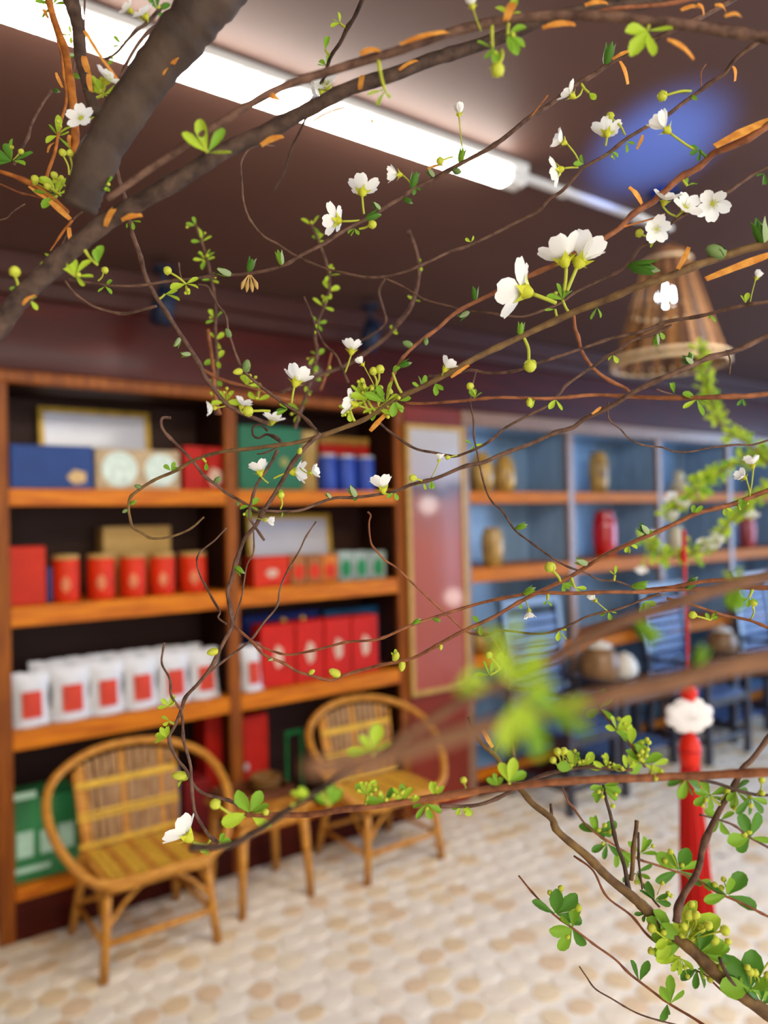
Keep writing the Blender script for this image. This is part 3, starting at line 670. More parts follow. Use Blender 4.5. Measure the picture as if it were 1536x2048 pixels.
M_centre = mat('yellow_green_calyx', (214, 206, 52), .5, .12, 300, trans=.15, rgb2=(168, 180, 50))
BARK = {'b': M_bark, 'r': M_bark_r, 'd': M_bark_d, 'o': M_bark_o, 'g': M_bark_g, 'w': M_bark_w, 't': M_bark_t}

def leaf_mesh(name, m, width, cup, fold, tipz):
    """ovate leaf along +Y, unit length, 5 cross sections"""
    v = []; st = ((0, .07), (.18, .34), (.42, .78), (.68, 1.0), (.89, .74), (1.0, .22))
    for s, w in st:
        z = tipz*s*s
        for u in (-1, -.5, 0, .5, 1):
            v.append((u*w*width*.5, s, z+abs(u)*w*fold+cup*(u*u)*w*.3))
    f = [(j*5+i, j*5+i+1, (j+1)*5+i+1, (j+1)*5+i) for j in range(5) for i in range(4)]
    return MB().add(v, f).mesh(name, m, True)
LEAF = {}
for key, m in (('y', M_leafy), ('m', M_leafm), ('d', M_leafd)):
    LEAF[key] = [leaf_mesh('leaf', m, w, c, fo, tz) for w, c, fo, tz in ((.44, .25, .04, .12), (.52, .2, .06, -.15), (.38, .3, .03, .22), (.58, .15, .05, -.05))]
def bud_mesh(m, stalk):
    """round bud at the end of a thin stalk of length `stalk` (in bud sizes); origin at the stalk's foot"""
    b = MB(); z0 = stalk
    b.lathe([(.12, z0), (.38, z0+.18), (.50, z0+.46), (.44, z0+.72), (.25, z0+.92), (.05, z0+1.0)], 10)
    for k in range(5):
        w = 2*math.pi*k/5; c, s = math.cos(w), math.sin(w); t_ = (-s, c)
        b.add([(c*.40+t_[0]*.24, s*.40+t_[1]*.24, z0+.16), (c*.40-t_[0]*.24, s*.40-t_[1]*.24, z0+.16), (c*.60, s*.60, z0+.62)], [(0, 1, 2)])
    if stalk > .05:
        b.cur = 1; b.tube([(0, 0, 0), (.08*stalk*.4, 0, z0*.5), (0, 0, z0+.05)], [.11, .09, .11], 6)
    return b.mesh('flower_bud', [m, M_stalk], True)
M_rim = mat('downy_pale_green', (168, 182, 140), .8, .12, 200, trans=.2, rgb2=(136, 158, 108))
def leafbud_mesh(m):
    """opening leaf bud: a slim core held by three cupped scales with pale downy backs"""
    b = MB(); b.lathe([(.10, 0), (.26, .2), (.30, .45), (.20, .75), (.04, .95)], 10)
    for k in range(3):
        a = 2*math.pi*k/3; R_ = Matrix.Rotation(a, 4, 'Z'); v = []
        for s_, w, o_ in ((0, .16, .10), (.25, .50, .33), (.55, .56, .42), (.82, .34, .42), (1.05, .04, .46)):
            for u in (-1, -.5, 0, .5, 1): v.append(R_ @ Vector((o_-.16*u*u*w/.5, u*w*.62, s_)))
        b.cur = 0 if k else 1
        b.add(v, [(j*5+i, j*5+i+1, (j+1)*5+i+1, (j+1)*5+i) for j in range(4) for i in range(4)])
    return b.mesh('leaf_bud', [m, M_rim], True)
BUDS = {'y0': bud_mesh(M_bud, 0), 'y1': bud_mesh(M_bud, 1.5), 'y2': bud_mesh(M_bud, 2.6), 'g0': bud_mesh(M_budg, 0), 'm0': leafbud_mesh(M_leafm), 'd0': leafbud_mesh(M_leafd)}
def petal_mesh(k):
    v = []; st = ((.10, .14), (.25, .40), (.45, .82), (.68, 1.0), (.90, .84), (1.0, .48)); r = random.Random(k)
    for s, w in st:
        for u in (-1, -.5, 0, .5, 1):
            v.append((u*w*.385*(1+.05*r.uniform(-1, 1)), s-(.05*abs(u) if s < 1 else -.0)+(-.04 if (s == 1 and u == 0) else 0), .16*s*s+.10*abs(u)**2*w*.5+.02*math.sin(5*u+k)))
    f = [(j*5+i, j*5+i+1, (j+1)*5+i+1, (j+1)*5+i) for j in range(5) for i in range(4)]
    return MB().add(v, f).mesh('petal', M_petal, True)
PETALS = [petal_mesh(k) for k in range(3)]
def calyx_mesh():
    b = MB(); b.lathe([(.04, -.34), (.13, -.26), (.22, -.10), (.24, .02), (.15, .06), (.02, .07)], 12)
    for k in range(5):
        w = 2*math.pi*(k+.5)/5; c, s = math.cos(w), math.sin(w); t_ = (-s, c)
        b.add([(c*.19+t_[0]*.14, s*.19+t_[1]*.14, -.08), (c*.19-t_[0]*.14, s*.19-t_[1]*.14, -.08), (c*.50, s*.50, .10)], [(0, 1, 2)])
    return b.mesh('flower', M_centre, True)
def stamen_mesh():
    b = MB(); r = random.Random(3)
    for k in range(14):
        w = 2*math.pi*k/14; q = .09+.05*(k % 2)
        p = (math.cos(w)*q, math.sin(w)*q, .03); e = (math.cos(w)*q*1.9, math.sin(w)*q*1.9, .20+.05*r.random())
        b.tube([p, e], [.010, .010], 4, cap=False); b.lathe([(.004, -.02), (.022, 0), (.004, .02)], 5, e)
    return b.mesh('stamens', M_bud, True)
CALYX, STAM = calyx_mesh(), stamen_mesh()

def basis(d, roll=0.0):
    """rotation whose +Z is d"""
    return d.normalized().to_track_quat('Z', 'Y').to_matrix().to_4x4() @ Matrix.Rotation(roll, 4, 'Z')
def leafbasis(d, nrm, roll=0.0):
    y = d.normalized(); z = (nrm-y*nrm.dot(y))
    z = z.normalized() if z.length > 1e-4 else y.orthogonal().normalized(); x = y.cross(z)
    M = Matrix(((x.x, y.x, z.x), (x.y, y.y, z.y), (x.z, y.z, z.z))).to_4x4()
    return M @ Matrix.Rotation(roll, 4, 'Y')
def dir2(dx, dy, toward=0.0):
    """image plane direction (dx right, dy down) plus a share towards the viewer"""
    return (RIGHT*dx-UP*dy).normalized()*math.sqrt(max(0, 1-toward*toward)) - FWD*toward
rng = random.Random(11)
BR = []
class Branch:
    def __init__(s, name, label, d=None):
        s.name, s.label, s.twigs, s.root, s.wobble = name, label, [], None, d
        BR.append(s)
    def tw(s, pts, d, w, m='b', nm=None, bump=1.0, buds=0.0, strip=False):
        """pts: traced outline in pixels; d: distance at both ends; w: width in pixels at both ends"""
        d0, d1 = d if isinstance(d, tuple) else (d, d); w0, w1 = w if isinstance(w, tuple) else (w, w)
        P = [Vector((x, y, 0)) for x, y in pts]
        L = [0.0]
        for i in range(1, len(P)): L.append(L[-1]+(P[i]-P[i-1]).length)
        Q = []
        for p, l_ in zip(P, L):
            s_ = l_/max(L[-1], 1); Q.append((p.x, p.y, d0+(d1-d0)*s_, w0+(w1-w0)*s_))
        # dense spline in pixel space, then out into the room
        dense = crom([Vector((q[0], q[1], q[2]*1000)) for q in Q], max(2, int(6)))
        n = len(dense); cum = [0.0]
        for i in range(1, n): cum.append(cum[-1]+((dense[i]-dense[i-1]).xy).length)
        pts3, rad = [], []
        k1, k2 = rng.uniform(0, 6), rng.uniform(0, 6)
        for i, q in enumerate(dense):
            s_ = cum[i]/max(cum[-1], 1); w_ = w0+(w1-w0)*s_; dd = q.z/1000
            dd += .004*math.sin(cum[i]/70+k1)*bump
            j = .12*min(w_, 8)*bump
            pts3.append(at(q.x+j*math.sin(cum[i]/17+k2), q.y+j*math.cos(cum[i]/21+k1), dd))
            node = 1+.30*bump*max(0, math.sin(cum[i]/(9+w_*1.2)+k1))**6
            rad.append(w_*.5*dd/FPX*node*rng.uniform(.94, 1.06))
        if s.root is None:
            s.root = thing(s.name, s.label, 'branch', pts3[0], 'flowering branches in the foreground')
        b = MB(); b.tube(pts3, rad, 10 if max(w0, w1) > 14 else 6)
        b.build(nm or ('branch_wood' if not s.twigs else 'twig'), BARK[m], s.root, True)
        s.twigs.append((pts3, [(q.x, q.y) for q in dense], rad))
        return s
def nearest(x, y, branch=None):
    best = None
    for B in ([branch] if branch else BR):
        for pts3, p2, rad in B.twigs:
            for i, (a, b) in enumerate(p2):
                e = (a-x)**2+(b-y)**2
                if best is None or e < best[0]: best = (e, B, pts3[i], rad[i], (a, b), (pts3[min(i+1, len(pts3)-1)]-pts3[max(i-1, 0)]).normalized())
    return best
def dist(p): return (p-CAM).dot(FWD)
def flower(cx, cy, size, dx, dy, tow, bx=None, by=None, open_=1.0, branch=None, np_=5, rec=.95):
    """flower with its centre at a pixel, opening towards (dx,dy,tow), stalk to (bx,by)"""
    bx, by = (bx, by) if bx is not None else (cx, cy)
    e = nearest(bx, by, branch); dd = dist(e[2])
    B = e[1]; k = size*.60*dd/FPX; c = at(cx, cy, dd-.004 if tow >= 0 else dd)
    ax = dir2(dx, dy, tow); M = Matrix.Translation(c) @ basis(ax, rng.uniform(0, 6)) @ Matrix.Scale(k, 4)
    fl = inst('flower', CALYX, B.root, M)
    for i in range(np_):
        tilt = (rec*(1-open_)+rng.uniform(-.10, .14))
        R_ = Matrix.Rotation(2*math.pi*i/5+rng.uniform(-.12, .12), 4, 'Z') @ Matrix.Rotation(tilt+.12, 4, 'X') @ Matrix.Translation((0, 0, .03)) @ Matrix.Scale(rng.uniform(.9, 1.05), 4)
        inst('petal', PETALS[i % 3], fl, R_)
    if open_ > .5: inst('stamens', STAM, fl, Matrix.Identity(4))
    foot = at(bx, by, dd) if (bx, by) != (cx, cy) else e[2]
    if (foot-c).length > .0012:
        M_ = M.inverted(); a = M_ @ foot; z = Vector((0, 0, -.32))
        mid = (a+z)*.5+Vector((0, 0, -.15*(a-z).length)); r_ = .055
        st = MB().tube(crom([z, mid*.5+(a+z)*.25, a], 4), r_*1.15, 6).mesh('stalk', M_stalk, True)
        inst('stalk', st, fl, Matrix.Identity(4))
def leaves(x, y, s, n=3, col='m', dx=0.0, dy=-1.0, spread=1.2, branch=None, buds=0, flat=.35):
    """rosette of n leaves about s pixels across, leaning to (dx,dy), optionally with yellow buds"""
    e = nearest(x, y, branch); dd = dist(e[2]); B = e[1]
    base = at(x, y, dd); 
    if (base-e[2]).length < .35*s*dd/FPX: base = e[2]+(base-e[2])*.6
    gap = (base-e[2]).length
    if gap > .0016:
        MB().tube(crom([e[2], (e[2]+base)*.5-UP*gap*.10, base], 3), [.0006]*3+[.0005]*4, 5).build('leaf_stalk', M_stalk if col[0] != 'd' else M_leafm, B.root, True)
    k = s*.62*dd/FPX; ang0 = math.atan2(dy, dx)
    for i in range(n):
        a = ang0+spread*((i+.5)/n-.5)*2+rng.uniform(-.25, .25)
        d_ = dir2(math.cos(a), math.sin(a), rng.uniform(-.35, .45))
        nrm = -FWD*rng.uniform(.3, 1)+UP*rng.uniform(.0, .9)+RIGHT*rng.uniform(-.6, .6)
        c_ = col if len(col) == 1 else rng.choice(col)
        inst('leaf', rng.choice(LEAF[c_]), B.root, Matrix.Translation(base+d_*k*.04) @ leafbasis(d_, nrm, rng.uniform(-.4, .4)) @ Matrix.Scale(k*rng.uniform(.75, 1.1), 4))
    for i in range(buds):
        a = ang0+rng.uniform(-1.1, 1.1); d_ = dir2(math.cos(a), math.sin(a), rng.uniform(-.2, .6))
        inst('flower_bud', BUDS[rng.choice(('y1', 'y1', 'y2', 'y0'))], B.root, Matrix.Translation(base+d_*k*rng.uniform(.05, .35)) @ basis(d_) @ Matrix.Scale(k*rng.uniform(.20, .28), 4))
def bud(x, y, s, kind='m0', dx=None, dy=None, branch=None):
    e = nearest(x, y, branch); dd = dist(e[2]); B = e[1]; p = at(x, y, dd)
    if dx is None:
        d_ = (p-e[2]); d_ = (d_.normalized() if d_.length > .0004 else dir2(0, -1))*.8+e[5]*rng.choice((-1, 1))*rng.uniform(.2, .8)-FWD*.3
    else: d_ = dir2(dx, dy, .15)
    d_.normalize(); k = s*1.25*dd/FPX
    st = e[2]+(p-e[2])*.35 if e[0] < (s*2.2)**2 else e[2]
    inst('flower_bud' if kind[0] == 'y' else 'leaf_bud', BUDS[kind], B.root, Matrix.Translation(st-d_*k*.15) @ basis(d_) @ Matrix.Diagonal((k*.68, k*.68, k*1.1, 1)))
def stalkbud(x, y, s, bx, by, branch=None):
    """yellow bud at a pixel on a stalk that starts at (bx,by)"""
    e = nearest(bx, by, branch); dd = dist(e[2]); B = e[1]; a, b = at(bx, by, dd), at(x, y, dd-.003); k = s*dd/FPX; d_ = (b-a)
    o = inst('flower_bud', BUDS['y0'], B.root, Matrix.Translation(b-d_.normalized()*k*.5) @ basis(d_) @ Matrix.Scale(k, 4))
    M_ = (Matrix.Translation(b-d_.normalized()*k*.5) @ basis(d_) @ Matrix.Scale(k, 4)).inverted()
    q = M_ @ a; st = MB().tube(crom([Vector((0, 0, .05)), Vector((q.x*.5+.12*abs(q.z), q.y*.5, q.z*.5)), q], 4), .13, 6).mesh('stalk', M_stalk, True)
    inst('stalk', st, o, Matrix.Identity(4))
def strip(x0, y0, x1, y1, w, branch=None):
    """curled sliver of torn bark between two pixels"""
    e = nearest((x0+x1)/2, (y0+y1)/2, branch); dd = dist(e[2])-.004; B = e[1]
    a, b = at(x0, y0, dd), at(x1, y1, dd+.003); k = w*.5*dd/FPX; ax = (b-a).normalized(); s_ = ax.cross(FWD).normalized()
    v = []
    for i in range(6):
        q = a+(b-a)*(i/5)+FWD*(-.0012*math.sin(math.pi*i/5)); ww = k*(.55+.45*math.sin(math.pi*(i+.6)/6.2))*rng.uniform(.85, 1.1)
        for o_, h_ in ((-1, 0), (1, 0), (1, k*.35), (-1, k*.35)): v.append(q+s_*o_*ww+FWD*(h_+.3*k*o_))
    f = [(i*4+j, i*4+(j+1) % 4, i*4+4+(j+1) % 4, i*4+4+j) for i in range(5) for j in range(4)]+[(0, 3, 2, 1), (20, 21, 22, 23)]
    MB().add(v, f).build('bark_strip', M_strip, B.root)

# ---- branches, traced one by one; distances run from about 0.12 m (soft, near) to 0.8 m
cut = Branch('cut_branch', 'thick brown cut branch slanting down from the top left')
cut.tw([(470, -60), (430, -10), (385, 45), (330, 112), (275, 188), (228, 260), (192, 325), (170, 385), (158, 418)], (.245, .26), (104, 66), 't', bump=.25)
cut.tw([(140, -10), (150, 30), (157, 60), (161, 117), (172, 160), (182, 195), (193, 232)], (.27, .27), (28, 20), 'd', bump=.4)
cut.tw([(96, -5), (104, 26), (112, 50), (130, 101), (140, 156), (146, 208), (151, 260), (150, 305)], (.29, .28), (13, 17), 'o', bump=.6)
cut.tw([(110, 60), (122, 110), (128, 150), (132, 200), (122, 245), (110, 300), (95, 350), (92, 372)], (.31, .30), (4, 7), 'o')
cut.tw([(146, -5), (147, 60), (150, 110), (146, 150)], (.33, .33), (4, 3), 'b')
cut.tw([(170, 0), (169, 60), (172, 105)], (.265, .265), (4, 3), 'b')
cut.tw([(104, 180), (86, 208), (62, 250), (56, 273), (39, 307), (28, 330)], (.31, .30), (5, 6), 'b')
cut.tw([(-10, 340), (30, 352), (70, 372), (105, 398), (135, 425)], (.28, .27), (8, 12), 'o')
cut.tw([(-5, 366), (40, 385), (70, 392), (120, 408)], (.30, .29), (4, 4), 'r')
cut.tw([(145, 440), (125, 465), (108, 490), (100, 502)], (.28, .28), (6, 3), 'o')
cut.tw([(200, 412), (180, 415), (150, 435), (132, 470), (122, 495), (117, 515)], (.28, .28), (4, 5), 'b')
cut.tw([(330, 10), (295, 45), (270, 62), (235, 105), (205, 120)], (.40, .40), (9, 6), 'd')
cut.tw([(350, 30), (300, 62), (262, 110), (240, 155)], (.33, .31), (8, 5), 'b')

low = Branch('flowering_branch', 'soft focus brown branch rising from the left edge to the top right')
low.tw([(-30, 690), (0, 652), (40, 598), (100, 540), (160, 485), (215, 442), (290, 398), (370, 352), (440, 307), (540, 260), (630, 212), (700, 177), (800, 144), (870, 117), (960, 90), (1040, 60), (1120, 30), (1200, 14), (1300, 6), (1400, -10)], (.235, .25), (40, 17), 'd', bump=.4)
low.tw([(0, 440), (14, 436), (26, 424), (50, 408)], (.3, .3), (3, 3), 'b')

T1 = Branch('flowering_branch', 'slender brown branch dropping from the thick cut branch into the blossoms')
T1.tw([(222, 300), (235, 345), (246, 385), (262, 455), (276, 499), (289, 546), (310, 590), (344, 642), (375, 692), (400, 730), (418, 765), (450, 805), (500, 832), (540, 850)], (.285, .36), (10, 8), 'b')
T1.tw([(400, 738), (440, 757), (500, 775), (550, 792), (590, 800)], (.36, .37), (7, 5), 'r')
T1.tw([(130, 561), (146, 582), (167, 600), (193, 616), (245, 627), (286, 619), (312, 613)], (.31, .30), (5, 6), 'b')
T1.tw([(415, 660), (425, 720), (428, 780), (440, 830)], (.4, .4), (8, 8), 'r')

U = Branch('flowering_branch', 'blurred brown branch arching along the top right')
U.tw([(215, 398), (300, 338), (400, 272), (480, 222), (560, 176), (660, 142), (800, 100), (900, 65), (1000, 42), (1100, 32), (1200, 32), (1300, 42), (1400, 54), (1480, 66), (1570, 84)], (.225, .215), (13, 22), 'b', bump=.3)
U.tw([(1140, 40), (1210, 20), (1330, 8), (1420, -10)], (.24, .24), (8, 10), 'r', bump=.4)

T2 = Branch('flowering_branch', 'long thin twig with round green buds crossing the tube light')
T2.tw([(1480, -8), (1422, 23), (1357, 57), (1292, 86), (1266, 101), (1214, 130), (1190, 146), (1146, 174), (1112, 200), (1063, 232), (1029, 260), (982, 294), (930, 323), (878, 352), (831, 375), (800, 398), (740, 432), (690, 462), (640, 490), (600, 512), (575, 528), (540, 539), (480, 549), (430, 551), (395, 556), (340, 562), (290, 570), (230, 571), (180, 566), (135, 558)], (.285, .31), (11, 5), 'b')
T2.tw([(1063, 232), (1080, 210), (1096, 190)], (.287, .287), (3, 2), 'o')
T2.tw([(365, 565), (360, 545), (358, 524)], (.305, .305), (4, 3), 'b')

T3 = Branch('flowering_branch', 'thin curling twig that ends in a hook under the tube light')
T3.tw([(1560, 60), (1521, 81), (1474, 115), (1448, 148), (1422, 164), (1391, 188), (1365, 208), (1339, 227), (1303, 247), (1271, 268), (1250, 281), (1214, 307), (1180, 328), (1159, 344), (1125, 380), (1099, 398), (1076, 423), (1034, 444), (956, 483), (930, 495), (891, 507), (826, 538), (800, 547), (770, 553), (730, 554), (690, 547), (660, 540), (620, 524), (585, 508), (555, 489), (530, 474), (510, 453), (495, 430), (486, 400), (484, 360), (482, 325), (495, 301), (512, 293), (532, 291), (550, 293)], (.28, .315), (9, 4), 'b')
T3.tw([(1402, 172), (1402, 145), (1412, 128)], (.283, .283), (3, 2), 'r')
T3.tw([(770, 556), (758, 582), (768, 621), (770, 647), (738, 673), (700, 690)], (.40, .42), (5, 4), 'b')

T4 = Branch('flowering_branch', 'thin twig carrying the white blossoms left of the lamp shade')
T4.tw([(1560, 328), (1536, 336), (1514, 346), (1474, 370), (1448, 388), (1409, 404), (1357, 436), (1323, 462), (1297, 486), (1279, 496), (1261, 522), (1240, 541), (1214, 554), (1183, 569), (1149, 585), (1120, 606), (1081, 623), (1047, 633), (1008, 630), (967, 624), (925, 621), (899, 612), (852, 600), (826, 586), (800, 570), (772, 557)], (.28, .315), (7, 4), 'b')

O = Branch('flowering_branch', 'orange brown twig slanting down from the right edge with white blossoms')
O.tw([(1570, 225), (1536, 250), (1474, 289), (1428, 305), (1396, 336), (1357, 359), (1318, 391), (1305, 405), (1266, 429), (1240, 455), (1201, 481), (1175, 494), (1112, 528), (1081, 541), (1006, 577), (961, 598), (904, 632), (876, 655), (839, 684), (816, 705), (800, 723), (788, 748), (776, 782)], (.27, .30), (15, 6), 'r')
O.tw([(1240, 455), (1290, 442), (1330, 428)], (.276, .276), (4, 3), 'o')

M5 = Branch('flowering_branch', 'main brown branch running from the right edge down to the curled tip')
M5.tw([(1570, 478), (1536, 488), (1470, 505), (1400, 529), (1330, 555), (1260, 580), (1200, 604), (1150, 624), (1080, 655), (1020, 684), (960, 711), (900, 745), (840, 775), (790, 800), (735, 835), (690, 855), (640, 872), (600, 883), (570, 889), (512, 896), (447, 903), (387, 921), (351, 941), (312, 959), (278, 980), (260, 995), (257, 1016), (260, 1034), (266, 1055), (283, 1066), (304, 1077), (341, 1073), (380, 1058), (408, 1034)], (.27, .305), (17, 4), 'g', bump=.7)
M5.tw([(640, 868), (615, 890), (582, 931), (547, 993), (524, 1025), (511, 1051), (491, 1077), (478, 1107), (468, 1133), (462, 1162), (456, 1183), (460, 1215), (463, 1248), (450, 1280), (427, 1326), (398, 1365), (372, 1394), (362, 1420), (349, 1453), (339, 1476), (352, 1515), (372, 1541), (385, 1567), (407, 1586), (440, 1596), (460, 1602), (490, 1618)], (.295, .30), (9, 6), 'b')
M5.tw([(362, 1420), (366, 1445), (368, 1485), (380, 1528), (383, 1550), (386, 1606), (391, 1628), (404, 1650), (418, 1670), (436, 1685)], (.298, .292), (6, 7), 'b')
M5.tw([(362, 1420), (349, 1401), (342, 1388), (339, 1358), (324, 1329), (326, 1303), (329, 1285)], (.298, .30), (5, 4), 'b')
M5.tw([(400, 1362), (430, 1335), (463, 1310), (502, 1280), (528, 1244), (554, 1212), (560, 1180), (575, 1141), (600, 1099), (612, 1074), (632, 1043)], (.30, .31), (5, 3), 'b')
M5.tw([(343, 836), (325, 836), (322, 850), (330, 865), (346, 881), (367, 902), (387, 925), (408, 951), (434, 969), (455, 988), (486, 1006), (500, 1015), (524, 1022)], (.31, .30), (6, 7), 'b', bump=1.4)
M5.tw([(556, 900), (540, 931), (514, 967), (504, 1002), (498, 1030), (508, 1052), (529, 1081)], (.295, .30), (7, 5), 'b')
M5.tw([(632, 858), (602, 831), (573, 811), (556, 798), (525, 775), (499, 754), (483, 733), (473, 712), (462, 681), (456, 660), (452, 632), (434, 608), (423, 587), (413, 572), (396, 568)], (.295, .305), (7, 4), 'b')
M5.tw([(507, 1063), (507, 1105), (494, 1131), (486, 1175), (482, 1199), (469, 1241), (464, 1262)], (.31, .305), (3, 4), 'b')
M5.tw([(453, 1056), (429, 1081), (408, 1097), (398, 1107), (394, 1125), (403, 1157), (421, 1191), (440, 1222), (437, 1235), (453, 1248)], (.33, .31), (3, 4), 'b')
M5.tw([(410, 1166), (424, 1199), (440, 1222)], (.33, .32), (3, 3), 'b')
M5.tw([(535, 862), (520, 850), (506, 856), (508, 872), (520, 876), (533, 868), (548, 872), (560, 882)], (.30, .298), (4, 6), 'd', bump=2)
M5.tw([(560, 890), (532, 905), (515, 908)], (.298, .30), (4, 3), 'b')

T6 = Branch('flowering_branch', 'paired thin twigs passing in front of the lamp shade')
T6.tw([(1570, 596), (1536, 603), (1500, 608), (1448, 621), (1396, 632), (1331, 645), (1292, 660), (1227, 676), (1188, 689), (1139, 705), (1073, 728), (1034, 741), (977, 746), (943, 741), (899, 749), (850, 753)], (.275, .31), (8, 5), 'b')
T6.tw([(1344, 650), (1305, 668), (1266, 681), (1240, 699), (1214, 712), (1175, 741), (1133, 770), (1118, 788), (1093, 812), (1061, 829), (1012, 855), (989, 875), (960, 894), (930, 907), (907, 913), (871, 905), (827, 896), (782, 865), (758, 845)], (.29, .30), (6, 5), 'b')
T6.tw([(1146, 624), (1149, 655), (1157, 676), (1165, 705), (1185, 736), (1214, 757), (1248, 775), (1261, 788)], (.33, .34), (7, 8), 'r')
T6.tw([(952, 742), (945, 772), (940, 805), (947, 839), (949, 878), (955, 909), (960, 933), (973, 982), (986, 1006), (1004, 1021), (1030, 1060), (1056, 1081), (1093, 1107), (1134, 1133), (1171, 1146), (1199, 1159), (1233, 1162), (1265, 1175)], (.305, .30), (4, 4), 'b')

T7 = Branch('flowering_branch', 'level brown twig crossing just below the lamp shade')
T7.tw([(1570, 784), (1536, 788), (1432, 795), (1366, 795), (1300, 796), (1212, 790), (1124, 795), (1058, 797), (983, 795), (917, 803), (860, 806), (810, 806)], (.27, .295), (11, 5), 'r')
T7.tw([(1366, 795), (1330, 785), (1312, 778)], (.275, .275), (4, 3), 'b')
T7.tw([(1452, 700), (1460, 720), (1458, 748)], (.29, .29), (3, 4), 'b')

T8 = Branch('flowering_branch', 'straight brown twig from the right edge down to the framed painting')
T8.tw([(1570, 658), (1536, 673), (1474, 699), (1422, 715), (1378, 733), (1318, 759), (1261, 788), (1238, 803), (1199, 823), (1168, 839), (1147, 855), (1108, 865), (1056, 891), (1000, 909), (965, 925), (928, 934), (871, 956), (824, 969), (793, 982), (746, 990), (704, 995), (668, 997), (634, 1008), (600, 1020), (565, 1023), (530, 1022)], (.272, .30), (12, 5), 'b')
T8.tw([(735, 1024), (741, 1032), (738, 1047), (742, 1084), (751, 1099), (769, 1120), (793, 1136), (821, 1162), (842, 1182), (864, 1203), (900, 1235), (931, 1262), (960, 1268), (979, 1270), (1001, 1307), (1010, 1325)], (.30, .30), (4, 5), 'r')
T8.tw([(1216, 803), (1218, 837), (1241, 859), (1259, 878), (1289, 891), (1323, 894), (1350, 903), (1386, 903), (1418, 896), (1471, 889), (1505, 890), (1545, 878)], (.29, .31), (3, 4), 'b')

T10 = Branch('flowering_branch', 'long bowed twig sweeping from the right edge under the red gift boxes')
T10.tw([(1570, 968), (1536, 982), (1476, 1004), (1388, 1030), (1300, 1070), (1212, 1109), (1142, 1153), (1080, 1182), (1014, 1219), (935, 1259), (880, 1286), (825, 1317), (756, 1331), (691, 1350), (661, 1361), (625, 1351), (593, 1342), (567, 1327), (528, 1309), (502, 1281), (466, 1250)], (.27, .305), (10, 5), 'r')
T11 = Branch('flowering_branch', 'lower bowed twig crossing the bright red gift boxes')
T11.tw([(1570, 1173), (1536, 1175), (1432, 1177), (1344, 1180), (1256, 1184), (1124, 1186), (1058, 1187), (992, 1199), (907, 1222), (825, 1250), (756, 1278), (692, 1285), (625, 1301), (580, 1310), (547, 1303), (512, 1287), (469, 1256)], (.27, .305), (9, 4), 'r')
T11.tw([(939, 1266), (970, 1272), (1005, 1261), (1080, 1268), (1124, 1257), (1177, 1232), (1234, 1219), (1278, 1202), (1318, 1188)], (.30, .29), (4, 5), 'b')
T11.tw([(1545, 1258), (1498, 1241), (1454, 1232), (1401, 1215), (1335, 1197)], (.28, .285), (6, 5), 'r')
T11.tw([(1545, 1150), (1478, 1158), (1400, 1164), (1340, 1174), (1290, 1180)], (.275, .28), (10, 6), 'r')

B1 = Branch('flowering_branch', 'blurred reddish branch close to the camera sloping across the display shelf')
B1.tw([(1580, 1142), (1536, 1153), (1476, 1166), (1388, 1194), (1300, 1224), (1212, 1256), (1124, 1307), (1071, 1334), (1000, 1366), (930, 1400), (850, 1448), (780, 1490)], (.15, .11), (28, 18), 'w', bump=.3)
B2 = Branch('flowering_branch', 'thick blurred brown branch close to the camera above the tea tables')
B2.tw([(1580, 1312), (1450, 1335), (1350, 1362), (1250, 1384), (1150, 1408), (1050, 1432), (950, 1460), (850, 1490), (770, 1516), (690, 1530), (610, 1534)], (.125, .082), (44, 34), 'w', bump=.2)
B2.tw([(820, 1470), (760, 1510), (700, 1540), (630, 1585), (575, 1620), (517, 1660), (458, 1690), (380, 1695)], (.17, .18), (13, 15), 'd', bump=.3)
B2.tw([(1060, 1430), (1040, 1400), (1030, 1350), (1030, 1290)], (.10, .095), (12, 8), 'r', bump=.2)
B3 = Branch('flowering_branch', 'level red brown branch across the lower part of the picture')
B3.tw([(1570, 1542), (1536, 1544), (1480, 1547), (1355, 1553), (1252, 1557), (1148, 1561), (1024, 1573), (900, 1589), (810, 1604), (692, 1619), (614, 1629), (544, 1630), (490, 1628)], (.225, .255), (18, 11), 'r', bump=.4)
B3.tw([(1264, 1540), (1190, 1534), (1128, 1540), (1080, 1552), (1037, 1575), (995, 1596), (941, 1612), (880, 1612)], (.26, .27), (8, 7), 'b')
B3.tw([(980, 1580), (900, 1596), (840, 1605)], (.25, .25), (8, 10), 'o', bump=.5)
B3.tw([(1400, 1561), (1438, 1568), (1470, 1578), (1513, 1590), (1545, 1591)], (.25, .26), (7, 6), 'd')
B4 = Branch('flowering_branch', 'forked brown branch rising from the lower right corner with fresh leaves')
B4.tw([(1590, 2065), (1536, 2027), (1488, 1993), (1438, 1952), (1397, 1911), (1335, 1861), (1302, 1828), (1260, 1790), (1211, 1749), (1169, 1708), (1115, 1662), (1103, 1637), (1066, 1608), (1045, 1583), (1016, 1554), (995, 1517), (962, 1484), (937, 1434)], (.27, .30), (30, 7), 'g', bump=.5)
B4.tw([(1103, 1637), (1103, 1622), (1102, 1608)], (.295, .295), (6, 5), 'b')
B4.tw([(988, 1505), (1000, 1478), (1012, 1459)], (.30, .30), (5, 4), 'b')
B4.tw([(1034, 1560), (1030, 1520), (1024, 1480), (1021, 1455)], (.30, .30), (6, 5), 'b')
B4.tw([(1260, 1788), (1248, 1732), (1235, 1691), (1223, 1641), (1211, 1596), (1208, 1570)], (.285, .28), (9, 6), 'd')
B4.tw([(1262, 1760), (1266, 1710), (1272, 1665), (1273, 1641)], (.285, .285), (9, 8), 'g')
